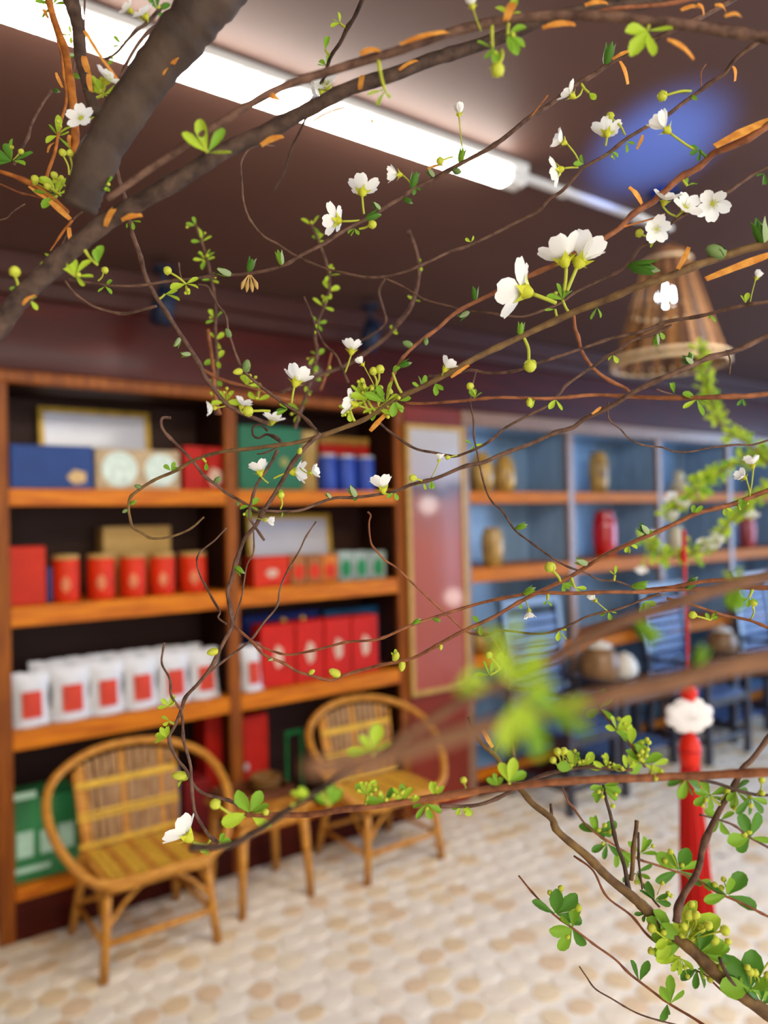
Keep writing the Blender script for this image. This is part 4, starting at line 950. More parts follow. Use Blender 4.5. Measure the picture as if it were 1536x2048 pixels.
B4.tw([(1276, 1665), (1278, 1720), (1284, 1778)], (.29, .29), (5, 4), 'd')
B4.tw([(1351, 1844), (1360, 1807), (1393, 1745), (1409, 1687), (1434, 1629), (1467, 1575), (1484, 1538), (1509, 1513), (1560, 1440)], (.27, .26), (14, 9), 'b')
B4.tw([(1480, 1989), (1455, 1948), (1438, 1915)], (.275, .275), (10, 6), 'd')
B4.tw([(1339, 1906), (1298, 1873), (1264, 1832), (1215, 1795), (1186, 1741), (1148, 1712)], (.28, .30), (6, 4), 'r')
B4.tw([(1500, 2010), (1450, 1985), (1410, 1950), (1385, 1940)], (.28, .29), (5, 4), 'r')
B6 = Branch('flowering_branch', 'thin leafy twig low on the right over the bare floor')
B6.tw([(1440, 2070), (1397, 2043), (1355, 2018), (1314, 1989), (1264, 1952), (1231, 1919), (1190, 1890), (1157, 1865), (1115, 1835), (1090, 1811), (1060, 1780), (1037, 1751)], (.29, .315), (6, 4), 'r')
B7 = Branch('flowering_branch', 'bare thin twig lowest of all at the bottom right')
B7.tw([(1400, 2062), (1335, 2045), (1273, 2026), (1223, 1997), (1190, 1977), (1172, 1952), (1159, 1933)], (.295, .32), (4, 3), 'b')
B9 = Branch('flowering_branch', 'thin leafy twig passing behind the red tassel at the lower right')
B9.tw([(1570, 1846), (1536, 1832), (1492, 1811), (1438, 1786), (1397, 1761), (1314, 1730), (1273, 1716), (1206, 1676), (1173, 1650), (1148, 1617), (1136, 1604), (1124, 1575)], (.34, .35), (5, 4), 'r')
B9.tw([(1545, 1700), (1500, 1675), (1471, 1652), (1440, 1640), (1400, 1630)], (.35, .35), (5, 4), 'b')
B9.tw([(1320, 1815), (1306, 1799), (1285, 1770), (1276, 1745)], (.33, .34), (5, 4), 'd')
B9.tw([(1290, 1535), (1262, 1490), (1232, 1460), (1205, 1425), (1195, 1405)], (.37, .38), (6, 4), 'b')

S16 = Branch('budding_sprig', 'blurred upright sprig of yellow green buds in the centre')
S16.tw([(590, 855), (612, 790), (634, 712), (629, 673), (640, 634), (655, 593), (658, 556), (650, 517), (629, 465), (621, 447)], (.44, .44), (8, 6), 'b')
S16.tw([(640, 780), (655, 740), (665, 700)], (.45, .45), (6, 5), 'r')
S16.tw([(697, 765), (684, 738), (671, 710), (650, 689), (634, 660), (621, 627), (608, 593)], (.33, .36), (6, 4), 'b')
S17 = Branch('budding_sprig', 'blurred upright sprig of green buds left of centre')
S17.tw([(432, 830), (434, 760), (432, 680), (430, 620), (424, 560), (408, 500), (392, 450)], (.42, .42), (8, 6), 'b')
S19 = Branch('budding_sprig', 'soft brown curved twig bowing down from mid picture to the blossoms')
S19.tw([(816, 462), (831, 499), (838, 530), (834, 569), (821, 616), (800, 642), (765, 681), (725, 710), (680, 735), (620, 760), (560, 785)], (.40, .43), (9, 7), 'b')
S22 = Branch('budding_sprig', 'dark twig hanging from the top edge across the tube light')
S22.tw([(735, -20), (710, 31), (694, 55), (681, 86), (660, 117), (650, 148), (634, 182), (621, 208), (603, 255), (582, 300), (567, 346), (546, 385)], (.30, .40), (9, 3), 'd')
BG = Branch('leafy_branch', 'blurred bright green leafy branch behind the others at the right')
BG.tw([(1580, 960), (1536, 925), (1500, 890), (1450, 862), (1420, 800), (1406, 745), (1400, 700)], (1.0, 1.0), (7, 4), 'g')
BG.tw([(1580, 890), (1536, 905), (1480, 925), (1420, 955), (1370, 1000), (1330, 1030)], (1.0, 1.0), (6, 4), 'g')
BG.tw([(1580, 965), (1510, 1000), (1460, 1045), (1420, 1090), (1367, 1112), (1320, 1110), (1290, 1085)], (1.0, 1.0), (6, 4), 'g')
NEAR = Branch('leafy_sprig', 'very blurred yellow green leaf cluster nearest the camera')
NEAR.tw([(1180, 1440), (1130, 1430), (1080, 1420), (1030, 1390), (985, 1375), (940, 1360)], (.092, .088), (12, 10), 'g', bump=.2)

# ---- white flowers: centre, span, facing (dx, dy, towards the viewer), foot of the stalk
FL = [
 (1047, 582, 112, -.8, -.40, -.42, 1112, 606, .95, M5), (1128, 520, 92, -.2, -1, -.25, 1128, 582, .62, M5), (1160, 522, 96, .45, -.9, -.2, 1134, 582, .55, M5),
 (674, 441, 60, -.85, -.3, -.42, 719, 441, .95, T2), (725, 383, 62, .05, -1, -.32, 728, 428, .85, T2), (797, 349, 44, -1, -.15, -.1, 822, 368, .40, T2),
 (163, 237, 52, 0, -.1, .97, 188, 232, 1.0, cut), (214, 160, 52, .5, -.6, .45, 205, 195, .9, cut), (250, 258, 30, .8, -.2, -.2, 240, 268, .5, cut),
 (1143, 190, 50, -.6, -.5, .1, 1165, 178, .7, T2), (1126, 284, 46, -.8, -.3, .1, 1158, 322, .6, T3), (1118, 340, 56, -.75, .1, -.5, 1156, 335, .95, T3),
 (1214, 266, 56, .1, -1, -.35, 1211, 292, .75, T3), (1332, 258, 62, -.7, -.7, 0, 1390, 300, .30, O), (1329, 402, 54, .1, -.6, .55, 1350, 432, .9, T4), (1370, 415, 56, .1, -.2, .9, 1352, 434, 1.0, T4),
 (1426, 406, 58, -.1, .5, .75, 1445, 392, .95, T4), (1312, 458, 52, 0, .1, .9, 1340, 450, .85, T4), (592, 764, 62, .25, -.9, -.35, 583, 806, .62, M5),
 (703, 702, 48, .1, -1, -.25, 690, 745, .55, S16), (725, 728, 28, -.6, -.9, 0, 750, 775, .25, M5), (891, 737, 44, .5, -.8, 0, 884, 752, .5, M5), (708, 808, 56, -.8, -.3, -.3, 738, 818, .9, M5),
 (520, 945, 48, -.3, -1, -.3, 537, 966, .6, M5), (588, 944, 54, .95, -.05, -.35, 547, 957, .6, M5), (622, 945, 36, .8, -.2, .1, 600, 935, .6, M5), (766, 978, 56, -.2, -1, -.3, 782, 986, .6, T8), (878, 920, 26, .1, -1, .1, 862, 955, .4, T8),
 (374, 1672, 84, -.7, -.55, -.35, 412, 1690, .85, M5), (532, 1040, 30, 1, .1, 0, 512, 1036, .25, M5), (428, 816, 34, -.9, .1, .3, 450, 812, .6, T1), (483, 812, 40, .3, -.6, .3, 492, 830, .7, T1), (545, 842, 44, .2, -.7, .4, 535, 848, .8, T1),
 (1190, 1200, 30, -.8, -.8, .1, 1215, 1222, .3, T11), (1058, 1222, 30, .1, 1, .2, 1050, 1200, .45, T10), (1513, 556, 26, .5, -1, 0, 1500, 606, .3, T6), (918, 228, 34, 0, -1, 0, 928, 322, .12, T2),
 (1505, 930, 40, -.3, -.9, .2, 1498, 992, .5, T10), (1488, 955, 36, -.7, -.4, .3, 1500, 998, .5, T10), (655, 170, 56, -.2, -.2, .8, 640, 180, .9, S22), (640, 185, 44, -.9, .2, .2, 636, 180, .8, S22), (945, 12, 40, -.2, -1, 0, 962, 62, .2, U),
 (290, 30, 46, -.3, -.5, .6, 295, 45, .9, cut), (260, 20, 36, -.6, -.5, .4, 290, 44, .8, cut),
 (1345, 1040, 34, -.4, -.6, .4, 1350, 1015, .8, BG), (1360, 1010, 34, .2, -.7, .5, 1370, 1000, .8, BG), (1435, 1085, 36, -.4, -.2, .6, 1425, 1086, .8, BG), (1412, 1090, 30, -.8, 0, .3, 1420, 1088, .7, BG), (1300, 1075, 32, -.2, -.9, .2, 1300, 1092, .6, BG), (1285, 1130, 32, -.2, .9, .2, 1295, 1095, .5, BG), (1500, 1035, 32, 0, -.6, .6, 1490, 1018, .8, BG), (1345, 1000, 30, -.5, -.5, .4, 1340, 1020, .7, BG),
]
for a in FL:
    cx, cy, sz, dx, dy, tw_, bx, by, op, br = a
    flower(cx, cy, sz, dx, dy, tw_, bx, by, op, br)
# ---- yellow buds on stalks: bud, size, foot
for a in [(1060, 732, 26, 1046, 672, M5), (335, 541, 17, 372, 568, T2), (30, 543, 22, 33, 585, low), (210, 540, 14, 196, 562, T2), (1324, 192, 20, 1382, 182, T3), (1220, 232, 16, 1250, 270, T3), (1278, 466, 16, 1300, 480, T4), (745, 449, 17, 718, 458, T2), (880, 322, 16, 905, 314, T2), (995, 140, 28, 1003, 100, U),
          (496, 822, 22, 540, 822, M5), (747, 742, 17, 752, 772, M5), (760, 738, 18, 752, 772, M5), (825, 956, 16, 845, 962, T8), (1100, 1134, 22, 1122, 1165, T10), (562, 990, 14, 561, 1018, T8), (430, 1608, 22, 470, 1632, B3), (940, 772, 15, 950, 792, T7), (125, 305, 15, 138, 350, cut), (140, 306, 14, 140, 350, cut), (108, 350, 14, 130, 372, cut), (70, 358, 16, 112, 382, cut), (95, 372, 14, 122, 392, cut),
          (927, 1560, 14, 928, 1590, B3), (1115, 1503, 16, 1118, 1535, B3), (1128, 1502, 16, 1118, 1535, B3), (1106, 1520, 14, 1116, 1536, B3), (1392, 1830, 18, 1385, 1862, B4), (1303, 1856, 18, 1335, 1880, B4), (1122, 1776, 12, 1118, 1806, B6), (1100, 1785, 11, 1108, 1812, B6), (1495, 1935, 13, 1510, 1960, B4), (1510, 1945, 15, 1515, 1965, B4), (1535, 1950, 14, 1525, 1970, B4),
          (978, 1310, 14, 1000, 1340, T8), (1000, 1312, 15, 1010, 1340, T8), (1012, 1318, 13, 1012, 1340, T8), (1385, 1230, 16, 1420, 1240, T11), (1507, 1205, 15, 1502, 1238, T11), (895, 915, 10, 915, 910, T6), (1455, 1580, 12, 1440, 1600, B4), (1524, 1560, 13, 1515, 1588, B3), (1525, 1586, 11, 1510, 1590, B3)]:
    stalkbud(*a)
# ---- round leaf buds sitting on the twigs
for x, y, s, k in [(1210, 123, 30, 'd0'), (865, 346, 17, 'd0'), (913, 348, 15, 'g0'), (915, 312, 20, 'm0'), (822, 368, 24, 'd0'), (945, 590, 20, 'd0'), (934, 630, 18, 'd0'), (819, 684, 17, 'g0'), (855, 681, 13, 'g0'), (803, 733, 20, 'd0'), (495, 531, 22, 'd0'), (458, 548, 22, 'm0'), (560, 523, 22, 'm0'), (736, 437, 24, 'd0'), (760, 414, 16, 'd0'), (813, 408, 15, 'd0'),
                   (1276, 545, 42, 'd0'), (1440, 508, 34, 'g0'), (1526, 480, 40, 'd0'), (1317, 680, 18, 'm0'), (1380, 722, 20, 'd0'), (1372, 705, 14, 'd0'), (459, 672, 15, 'g0'), (494, 740, 20, 'g0'), (478, 745, 16, 'y0'), (1038, 661, 20, 'm0'), (434, 958, 13, 'g0'), (478, 1134, 18, 'm0'), (428, 1301, 18, 'y0'), (1040, 1050, 18, 'm0'), (1290, 1058, 22, 'd0'), (1170, 1122, 20, 'm0'), (1050, 1186, 20, 'm0'), (1270, 1171, 24, 'm0'), (1375, 1173, 24, 'd0'), (675, 1343, 20, 'y0'), (620, 1341, 11, 'y0'), (544, 1318, 9, 'm0'), (785, 1310, 17, 'y0'), (808, 1328, 16, 'y0'), (830, 1244, 14, 'm0'), (870, 1240, 12, 'm0'), (884, 1296, 9, 'y0'), (360, 1558, 22, 'y0'), (712, 988, 20, 'm0'), (661, 992, 12, 'd0'), (268, 1008, 12, 'm0'), (248, 1020, 9, 'g0'), (280, 972, 11, 'g0'), (470, 1010, 8, 'g0'),
                   (1385, 1290, 34, 'm0'), (1280, 1268, 46, 'm0'), (350, 680, 16, 'm0'), (372, 712, 15, 'm0'), (115, 180, 12, 'd0'), (145, 110, 13, 'm0'), (150, 150, 14, 'm0'), (1060, 800, 15, 'y0'), (985, 1325, 10, 'y0'), (600, 905, 12, 'y0')]:
    bud(x, y, s, k)
# ---- leaf rosettes: x, y, span, count, colours, lean, spread, branch, yellow buds
LV = [
 (1125, 600, 54, 4, 'mm', -.1, -.6, 1.4, M5, 1), (1110, 618, 36, 1, 'm', -1, .1, .2, M5, 0), (1195, 618, 44, 2, 'm', .2, 1, .5, M5, 0), (830, 372, 26, 2, 'd', .1, 1, .9, T2, 0), (712, 460, 34, 3, 'ym', -.2, 1, .9, T2, 0), (940, 482, 26, 2, 'y', -.2, -.6, 1.2, T3, 0), (1178, 185, 34, 2, 'y', .4, 1, .7, T2, 0), (1375, 185, 40, 2, 'm', -.3, 1, 2.4, T3, 0), (1222, 300, 30, 3, 'm', .2, .8, 1.2, T3, 1), (1255, 285, 30, 2, 'm', .4, .8, .9, T3, 0), (1165, 325, 32, 2, 'm', -.6, -.2, 1.2, T3, 0), (1400, 300, 36, 3, 'd', -.6, .4, 1.2, O, 0), (1375, 372, 34, 2, 'm', .2, -.4, 1.2, O, 0), (1530, 350, 36, 3, 'd', -.3, .8, 1.0, T4, 0), (1310, 480, 30, 2, 'y', .2, 1, 1.0, T4, 0),
 (1420, 632, 24, 2, 'm', .1, 1, .9, T6, 0), (1490, 604, 38, 2, 'y', -.3, -.9, .9, T6, 0), (1228, 712, 32, 2, 'y', -.2, .7, 1.0, T6, 0), (1320, 662, 34, 2, 'm', .1, 1, 1.1, T6, 0), (1350, 785, 36, 2, 'm', -.2, -.8, .7, T7, 0), (1392, 800, 60, 4, 'my', -.1, .3, 2.2, T7, 0), (1485, 800, 30, 2, 'd', -.2, .9, .6, T7, 0), (950, 795, 36, 3, 'm', .1, -.8, 1.2, T7, 0), (1070, 800, 28, 2, 'y', -.7, .5, .8, T7, 0), (1112, 800, 38, 2, 'y', -.1, .5, 1.2, T7, 0), (945, 890, 34, 3, 'my', .0, .2, 2.5, T6, 1),
 (412, 924, 32, 2, 'm', .2, 1, .5, M5, 0), (340, 940, 36, 3, 'm', .2, -.6, 1.6, M5, 0), (545, 975, 42, 2, 'm', .8, .5, .5, M5, 0), (500, 1012, 40, 4, 'm', .2, .4, 2.4, M5, 1), (790, 985, 36, 2, 'm', -.2, .6, 1.2, T8, 0), (862, 962, 26, 2, 'm', .1, 1, .6, T8, 0), (720, 992, 30, 1, 'd', -.6, .6, .3, T8, 0), (850, 965, 24, 2, 'y', -.3, .5, 1.4, T8, 0), (563, 1018, 26, 2, 'm', .3, .7, 1.2, T8, 0),
 (575, 822, 40, 3, 'md', -.6, .1, 1.0, M5, 0), (735, 800, 60, 6, 'ym', -.2, -.5, 2.2, M5, 6), (770, 800, 66, 5, 'ym', .1, -.4, 2.0, M5, 4), (845, 778, 42, 3, 'm', -.2, -.6, 1.2, M5, 0), (872, 770, 44, 2, 'm', .3, .9, .7, M5, 0), (785, 745, 34, 2, 'm', .5, -.8, .6, M5, 0), (700, 820, 34, 3, 'y', -.4, .4, 1.4, M5, 3), (752, 812, 56, 5, 'my', .2, .2, 2.6, M5, 4), (722, 790, 44, 4, 'y', -.4, -.7, 1.6, M5, 5), (790, 800, 50, 3, 'm', .4, .6, 1.4, M5, 0),
 (1128, 1168, 36, 3, 'ym', .3, .3, 1.2, T10, 0), (1230, 1150, 28, 3, 'y', -.3, -.9, 1.0, T6, 0), (1040, 1205, 26, 2, 'm', -.2, .5, 1.0, T10, 0), (1095, 1200, 28, 2, 'm', .0, .3, 1.6, T11, 0), (958, 1250, 34, 3, 'm', -.2, .1, 2.0, T10, 1), (1150, 1175, 36, 2, 'y', .9, .4, .4, T10, 0), (1218, 1222, 34, 3, 'ym', 0, .6, 1.6, T11, 0), (1290, 1205, 40, 3, 'm', .2, .6, 1.2, T11, 0), (1420, 1240, 34, 3, 'm', .2, -.4, 1.4, T11, 1), (1498, 1195, 40, 3, 'm', 0, .4, 1.6, T11, 1), (1120, 1262, 34, 3, 'y', .2, .3, 1.6, T11, 0), (1260, 1090, 34, 3, 'y', .2, .6, 1.4, T10, 0), (1285, 1068, 30, 2, 'm', .8, -.1, .7, T10, 0), (1480, 1020, 36, 2, 'm', .2, -.8, 1.0, T10, 1), (1385, 1030, 36, 2, 'm', .2, -.7, 1.0, T10, 0), (1450, 1015, 30, 2, 'y', .3, .8, .9, T10, 0), (980, 1350, 50, 3, 'm', -.2, -.3, 1.6, T8, 0),
 (338, 1412, 34, 3, 'y', -.4, -.5, 1.4, M5, 2), (338, 1442, 30, 2, 'y', -.5, 0, 1.0, M5, 0), (330, 1474, 46, 4, 'y', -.5, -.5, 1.6, M5, 0), (365, 1560, 26, 2, 'y', -.6, .2, .9, M5, 0), (440, 1684, 46, 3, 'm', .5, -.2, 1.2, M5, 0), (412, 1690, 34, 3, 'ym', -.3, .5, 1.2, M5, 0), (790, 1315, 24, 2, 'y', -.2, -.6, 1.0, T10, 0),
 (500, 1625, 90, 5, 'my', .1, -.3, 2.4, B3, 1), (660, 1610, 70, 3, 'm', -.1, -.8, .9, B2, 0), (620, 1600, 60, 2, 'y', -.6, -.3, .8, B2, 1), (740, 1490, 80, 4, 'y', .0, -.4, 2.0, B2, 0), (735, 1590, 56, 4, 'ym', 0, -.7, 1.4, B3, 6), (770, 1600, 60, 4, 'md', -.1, -.5, 1.4, B3, 6), (805, 1600, 62, 4, 'ym', .1, -.6, 1.4, B3, 4), (868, 1590, 48, 3, 'y', .3, -.8, 1.1, B3, 2), (855, 1610, 52, 4, 'm', .0, .8, 1.4, B3, 1), (925, 1606, 44, 3, 'ym', -.2, .5, 1.4, B3, 2), (1012, 1558, 74, 3, 'my', .2, -.7, 1.2, B3, 0), (993, 1570, 40, 3, 'm', -.3, -.8, 1.0, B3, 2),
 (1200, 1415, 60, 5, 'md', 0, -.2, 2.6, B9, 1), (1235, 1462, 60, 5, 'my', .1, -.2, 2.4, B9, 3), (1262, 1492, 62, 5, 'my', .2, -.1, 2.4, B9, 4), (1288, 1528, 66, 6, 'my', 0, -.5, 2.2, B9, 6), (1150, 1535, 56, 4, 'my', 0, -.6, 1.6, B3, 4), (1172, 1535, 50, 3, 'my', .2, -.7, 1.3, B3, 3), (1213, 1540, 46, 3, 'y', .1, -.8, 1.6, B3, 5), (1256, 1542, 46, 3, 'y', -.1, -.3, 1.8, B3, 3), (1205, 1572, 58, 6, 'm', .1, .6, 1.9, B4, 4), (1305, 1530, 50, 3, 'y', .4, .3, 1.4, B3, 2), (1370, 1562, 64, 4, 'dm', 0, .8, 1.4, B3, 0), (1420, 1590, 64, 6, 'm', -.1, .2, 2.9, B4, 2), (1475, 1585, 62, 5, 'md', .3, .4, 1.8, B4, 2), (1500, 1600, 66, 4, 'dm', .1, .9, 1.3, B3, 1), (1440, 1640, 54, 4, 'm', 0, .1, 2.6, B9, 0), (1500, 1675, 76, 5, 'dm', -.1, -.2, 2.6, B9, 2),
 (1196, 1665, 66, 5, 'md', .1, -.5, 1.8, B9, 4), (1213, 1690, 56, 4, 'd', -.2, .2, 2.2, B9, 1), (1228, 1702, 56, 3, 'm', .4, .7, .9, B9, 0), (1285, 1700, 58, 4, 'm', .2, -.4, 1.8, B9, 1), (1270, 1745, 54, 4, 'dm', .2, .4, 2.0, B9, 2), (1360, 1738, 76, 6, 'md', 0, -.3, 2.4, B9, 3), (1400, 1760, 44, 2, 'm', .6, .4, .8, B9, 0), (1455, 1788, 86, 5, 'md', 0, -.1, 2.6, B9, 4), (1310, 1800, 60, 4, 'd', .1, -.3, 2.0, B9, 4), (1290, 1830, 34, 2, 'd', -.4, .2, 1.0, B4, 0),
 (1375, 1880, 120, 9, 'my', .1, -.3, 2.6, B4, 12), (1345, 1875, 92, 5, 'ym', -.6, .1, 1.6, B4, 4), (1400, 1900, 92, 6, 'md', .5, .1, 1.8, B4, 6), (1395, 1935, 60, 4, 'd', .1, .6, 1.6, B4, 1), (1360, 1915, 60, 4, 'y', -.2, .5, 1.6, B4, 5),
 (1112, 1825, 84, 4, 'd', .1, -.3, 2.3, B6, 1), (1145, 1858, 76, 5, 'dm', -.2, 0, 2.6, B6, 1), (1278, 1962, 74, 2, 'd', .1, -1, .8, B6, 0), (1340, 2008, 78, 3, 'dm', -.1, -1, .7, B6, 0), (1335, 2010, 60, 2, 'd', -.1, 1, .6, B6, 0), (1510, 1968, 110, 5, 'dm', .2, -.6, 2.0, B4, 3), (1525, 2000, 90, 4, 'd', .2, -.2, 2.2, B4, 0), (1475, 1990, 60, 3, 'md', .1, -.9, .8, B4, 1),
 (205, 190, 66, 6, 'y', .1, -.5, 1.8, cut, 4), (115, 270, 54, 6, 'ym', .1, -.2, 2.8, cut, 2), (20, 320, 70, 6, 'md', 0, -.4, 2.4, cut, 2), (120, 385, 76, 6, 'my', -.2, -.4, 2.2, cut, 4), (200, 370, 44, 3, 'ym', .3, .3, 1.6, cut, 2), (138, 72, 34, 3, 'y', -.3, 0, 2.4, cut, 1), (110, 8, 56, 5, 'm', -.1, -.2, 2.6, cut, 1), (245, 90, 40, 4, 'm', 0, -.3, 2.4, cut, 0), (228, 122, 36, 3, 'm', 0, .1, 2.6, cut, 0), (312, 20, 60, 4, 'd', .2, -.2, 2.0, cut, 1), (178, 232, 30, 1, 'd', .1, -1, .3, cut, 0),
 (195, 530, 60, 2, 'm', .1, -1, .4, low, 0), (150, 552, 66, 5, 'y', .2, -.2, 2.0, low, 1), (105, 522, 42, 3, 'ym', -.2, -.3, 1.6, low, 0), (42, 588, 42, 4, 'md', -.1, 0, 2.4, low, 1), (60, 600, 34, 2, 'y', .6, .3, 1.2, low, 0), (208, 574, 32, 3, 'm', .1, .1, 2.2, T2, 0), (375, 570, 46, 4, 'ym', .2, .3, 2.2, T2, 2), (330, 588, 50, 2, 'y', .8, .2, .5, T1, 0), (268, 440, 32, 3, 'm', .1, .6, 1.4, T1, 0), (405, 520, 40, 4, 'y', 0, -.4, 2.2, S17, 3),
 (415, 305, 92, 4, 'my', .1, -.4, 1.9, U, 0), (770, 180, 60, 3, 'y', -.3, .5, 1.2, U, 0), (650, 100, 46, 1, 'm', 0, -1, .3, S22, 0), (680, 46, 34, 3, 'y', -.5, -.2, 1.2, S22, 0), (652, 132, 36, 3, 'm', -.2, -.3, 1.6, S22, 0), (1290, 72, 96, 4, 'my', -.1, .5, 1.7, U, 0), (1015, 70, 70, 4, 'm', .4, .4, 1.4, U, 1), (985, 95, 60, 3, 'm', -.3, .6, 1.2, U, 1), (1020, 30, 60, 3, 'y', .2, -.7, 1.2, U, 0),
 (495, 770, 44, 3, 'y', .3, -.6, 1.4, T1, 3), (450, 805, 46, 4, 'y', 0, -.3, 2.2, T1, 3), (515, 800, 40, 3, 'my', .2, -.5, 1.8, T1, 2),
]
for x, y, s, n, c, dx, dy, sp, br, nb in LV: leaves(x, y, s, n, c, dx, dy, sp, br, nb)
# blurred sprigs: many small leaves along the stem
def dress(B, ti, s, step, cols, p=.9, n=3):
    pts3, p2, rad = B.twigs[ti]; acc = 0
    for i in range(1, len(p2)):
        acc += math.hypot(p2[i][0]-p2[i-1][0], p2[i][1]-p2[i-1][1])
        if acc > step:
            acc = 0
            if rng.random() < p and -10 < p2[i][0] < 1546 and -10 < p2[i][1] < 2058: leaves(p2[i][0], p2[i][1], s*rng.uniform(.8, 1.2), n, cols, rng.uniform(-1, 1), rng.uniform(-1, .3), 2.4, B, 1)
dress(S16, 0, 36, 30, 'ym', .8); dress(S17, 0, 34, 34, 'ym', .8); dress(S19, 0, 26, 70, 'y', .7, 2); dress(S16, 2, 20, 60, 'y', .5, 2)
for ti in (0, 1, 2): dress(BG, ti, 40, 11, 'yymy', .97, 5)
leaves(1035, 1400, 170, 4, 'yym', .3, .3, 1.8, NEAR, 0); leaves(985, 1375, 130, 3, 'y', -1, -.1, .6, NEAR, 0); leaves(1040, 1365, 150, 3, 'y', .0, -1, .6, NEAR, 0); leaves(1075, 1425, 150, 3, 'my', .5, .4, .9, NEAR, 0)
leaves(1030, 1295, 110, 3, 'y', 0, -.3, 1.6, B2, 0)
leaves(1478, 1168, 90, 2, 'm', -.3, 1, .5, B1, 0); leaves(1475, 1165, 60, 2, 'y', -.2, -.6, 1.2, B1, 0)
# torn bark slivers
for a in [(169, 61, 202, 115, 9, cut), (202, 115, 238, 163, 6, cut), (168, 112, 178, 150, 12, cut), (178, 148, 184, 190, 10, cut), (88, 18, 96, 36, 7, cut), (345, 128, 362, 108, 13, cut), (326, 150, 346, 128, 6, cut), (58, 372, 100, 402, 10, cut), (100, 402, 140, 438, 12, cut), (138, 455, 147, 500, 8, cut), (140, 270, 140, 295, 7, cut), (112, 145, 125, 175, 6, cut), (95, 305, 108, 285, 6, cut),
          (243, 440, 284, 430, 12, low), (210, 452, 236, 408, 14, low), (522, 290, 566, 272, 14, low), (620, 245, 690, 214, 7, low), (45, 610, 70, 590, 9, low), (798, 140, 838, 120, 8, low), (720, 178, 725, 150, 12, low), (800, 88, 900, 62, 12, U), (720, 108, 760, 100, 14, U), (540, 195, 562, 200, 16, U), (740, 242, 752, 250, 14, U), (1012, 40, 1026, 5, 18, U), (1085, 55, 1150, 48, 14, U), (1170, 10, 1215, 6, 12, U),
          (1335, 78, 1388, 118, 12, U), (1240, 122, 1256, 168, 10, T2), (1225, 118, 1266, 100, 8, T2), (1362, 20, 1400, 14, 10, U), (1430, 10, 1452, 22, 10, U), (1395, 8, 1408, 30, 10, U), (1450, 32, 1482, 32, 10, U), (1466, 132, 1470, 162, 9, T3), (1286, 270, 1274, 298, 7, T3), (1430, 292, 1548, 236, 17, O), (1258, 374, 1284, 408, 11, O), (1356, 538, 1378, 494, 10, M5), (1412, 558, 1548, 506, 15, M5), (740, 862, 774, 826, 10, M5), (1184, 828, 1202, 814, 6, T8), (962, 1452, 985, 1495, 9, B4), (855, 338, 886, 330, 5, T2), (902, 755, 938, 730, 7, M5)]:
    strip(*a)
# a withered flower hanging under the long budded twig
e = nearest(505, 552, T2); p = e[2]; k = 30*dist(p)/FPX
b = MB()
for i in range(4):
    a = -math.pi/2+(i-1.5)*.5; d_ = dir2(math.cos(a), -math.sin(a)*1.0, .1)
    b.tube(crom([p, p+d_*k*.5-UP*k*.15, p+d_*k*.8-UP*k*.5], 3), [k*.05, k*.05, k*.05, k*.1, k*.16, k*.12, k*.04], 6)
b.build('withered_flower', mat('dry_tan', (196, 158, 92), .7, .2, 100), T2.root, True)

# ------------------------------------------------------------------ red tassel ornament hanging from the green branch
DT = .98
M_cord = mat('red_cord', (206, 30, 26), .5, .15, 400)
M_jade = mat('white_jade', (250, 244, 242), .35, .05, 60, coat=.3, trans=.15)
M_silk = mat('red_silk_thread', (206, 22, 12), .45, .2, 300, (12, 12, 1), rgb2=(168, 12, 6))
top = at(1367, 1062, DT)
t = thing('tassel_ornament', 'long red silk tassel with white carved bead hanging on a red cord', 'tassel', top)
MB().tube([at(x, y, DT) for x, y in ((1367, 1060), (1368, 1110), (1370, 1160), (1374, 1260), (1377, 1345), (1378, 1378))], [.0026, .0026, .0017, .0017, .0017, .0022], 8).build('cord', M_cord, t, True)
MB().tube([at(x, y, DT) for x, y in ((1366, 1100), (1368, 1122))], [.004, .004], 8).build('cord_wrap', M_cord, t, True)
c = at(1377, 1384, DT); s = DT/FPX
b = MB()
for i in range(5):
    z = (i-2)*6.0*s; r = (14-abs(i-2)*2.5)*s
    b.tube([c+RIGHT*r*math.cos(2*math.pi*k/14)+FWD*r*math.sin(2*math.pi*k/14)+UP*(z+2*s*math.sin(4*math.pi*k/14)) for k in range(14)], 4.2*s, 6, closed=True)
b.lathe([(.5*s, -15*s), (12*s, -10*s), (13*s, 0), (11*s, 10*s), (.5*s, 15*s)], 12, c)
b.build('knot', mat('bright_red_knot', (226, 40, 18), .45, .1, 300), t, True)
c = at(1378, 1431, DT)
b = MB(); n = 40; rings = 9; v = []
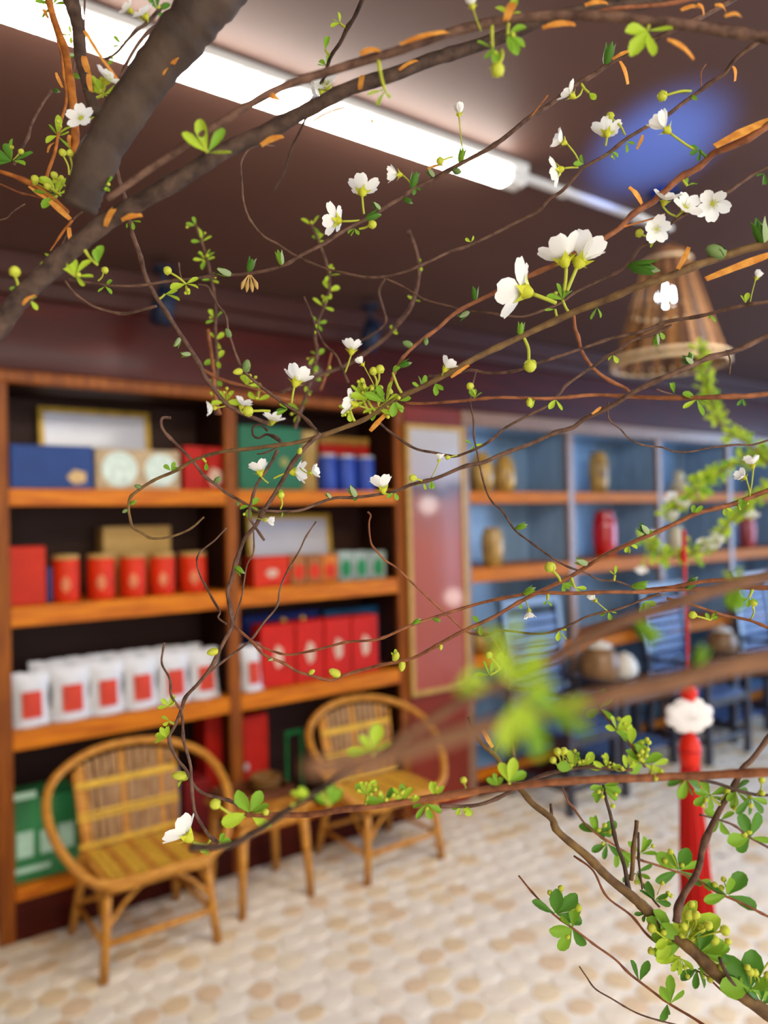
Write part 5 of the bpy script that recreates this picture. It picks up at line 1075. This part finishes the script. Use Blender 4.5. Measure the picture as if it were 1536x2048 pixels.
for j in range(rings):
    ph = math.pi*(j+.0)/(rings-1); q = math.sin(ph)**.55; dep = -math.cos(ph)*13*s
    for k in range(n):
        a = 2*math.pi*k/n; lob = .92+.15*abs(math.sin(4*a))**.6
        v.append(c+(RIGHT*math.cos(a)*47*s+UP*math.sin(a)*35*s)*q*lob+FWD*dep*(1+.12*math.cos(8*a)*q))
f = [(j*n+k, j*n+(k+1) % n, (j+1)*n+(k+1) % n, (j+1)*n+k) for j in range(rings-1) for k in range(n)]
b.add(v, f).build('carved_bead', M_jade, t, True)
for i in range(5):
    a = math.pi*(.1+.2*i); d_ = RIGHT*math.cos(a)+UP*math.sin(a)*.75
    MB().tube(crom([c-FWD*13.0*s-UP*10*s, c-FWD*13.2*s+d_*14*s-UP*6*s, c-FWD*10*s+d_*28*s-UP*4*s], 4), 1.4*s, 6).build('petal_ridge', M_jade, t, True)
c = at(1380, 1482, DT)
MB().tube([at(1378, 1464, DT), at(1379, 1474, DT), at(1380, 1488, DT), at(1380, 1512, DT), at(1380, 1530, DT)], [5*s, 15*s, 20*s, 20*s, 18*s], 16).build('tassel_head', mat('bright_red_knot', (226, 40, 18)), t, True)
MB().tube([at(1380, 1500, DT)+(RIGHT*math.cos(2*math.pi*k/16)+FWD*math.sin(2*math.pi*k/16))*20*s for k in range(16)], 3*s, 6, closed=True).build('binding', M_cord, t, True)
b = MB(); r2 = random.Random(5)
for i in range(110):
    a = 2*math.pi*i*.618; q = math.sqrt((i+.5)/110)
    u0 = 16*s*q; xo = math.cos(a); yo = math.sin(a); w_ = r2.uniform(.9, 1.3)
    pts_ = []
    for y_, rr, sh in ((1512, 15, 1380), (1600, 19, 1382), (1700, 24, 1388), (1790, 28, 1393), (1846+r2.uniform(-6, 12), 31, 1396)):
        pts_.append(at(sh, y_, DT)+RIGHT*xo*rr*q*s*w_+FWD*yo*rr*q*s)
    b.tube(pts_, [2.4*s, 2.5*s, 2.5*s, 2.4*s, 1.6*s], 4, cap=False)
o = b.build('silk_threads', M_silk, t, True); o['kind'] = 'stuff'
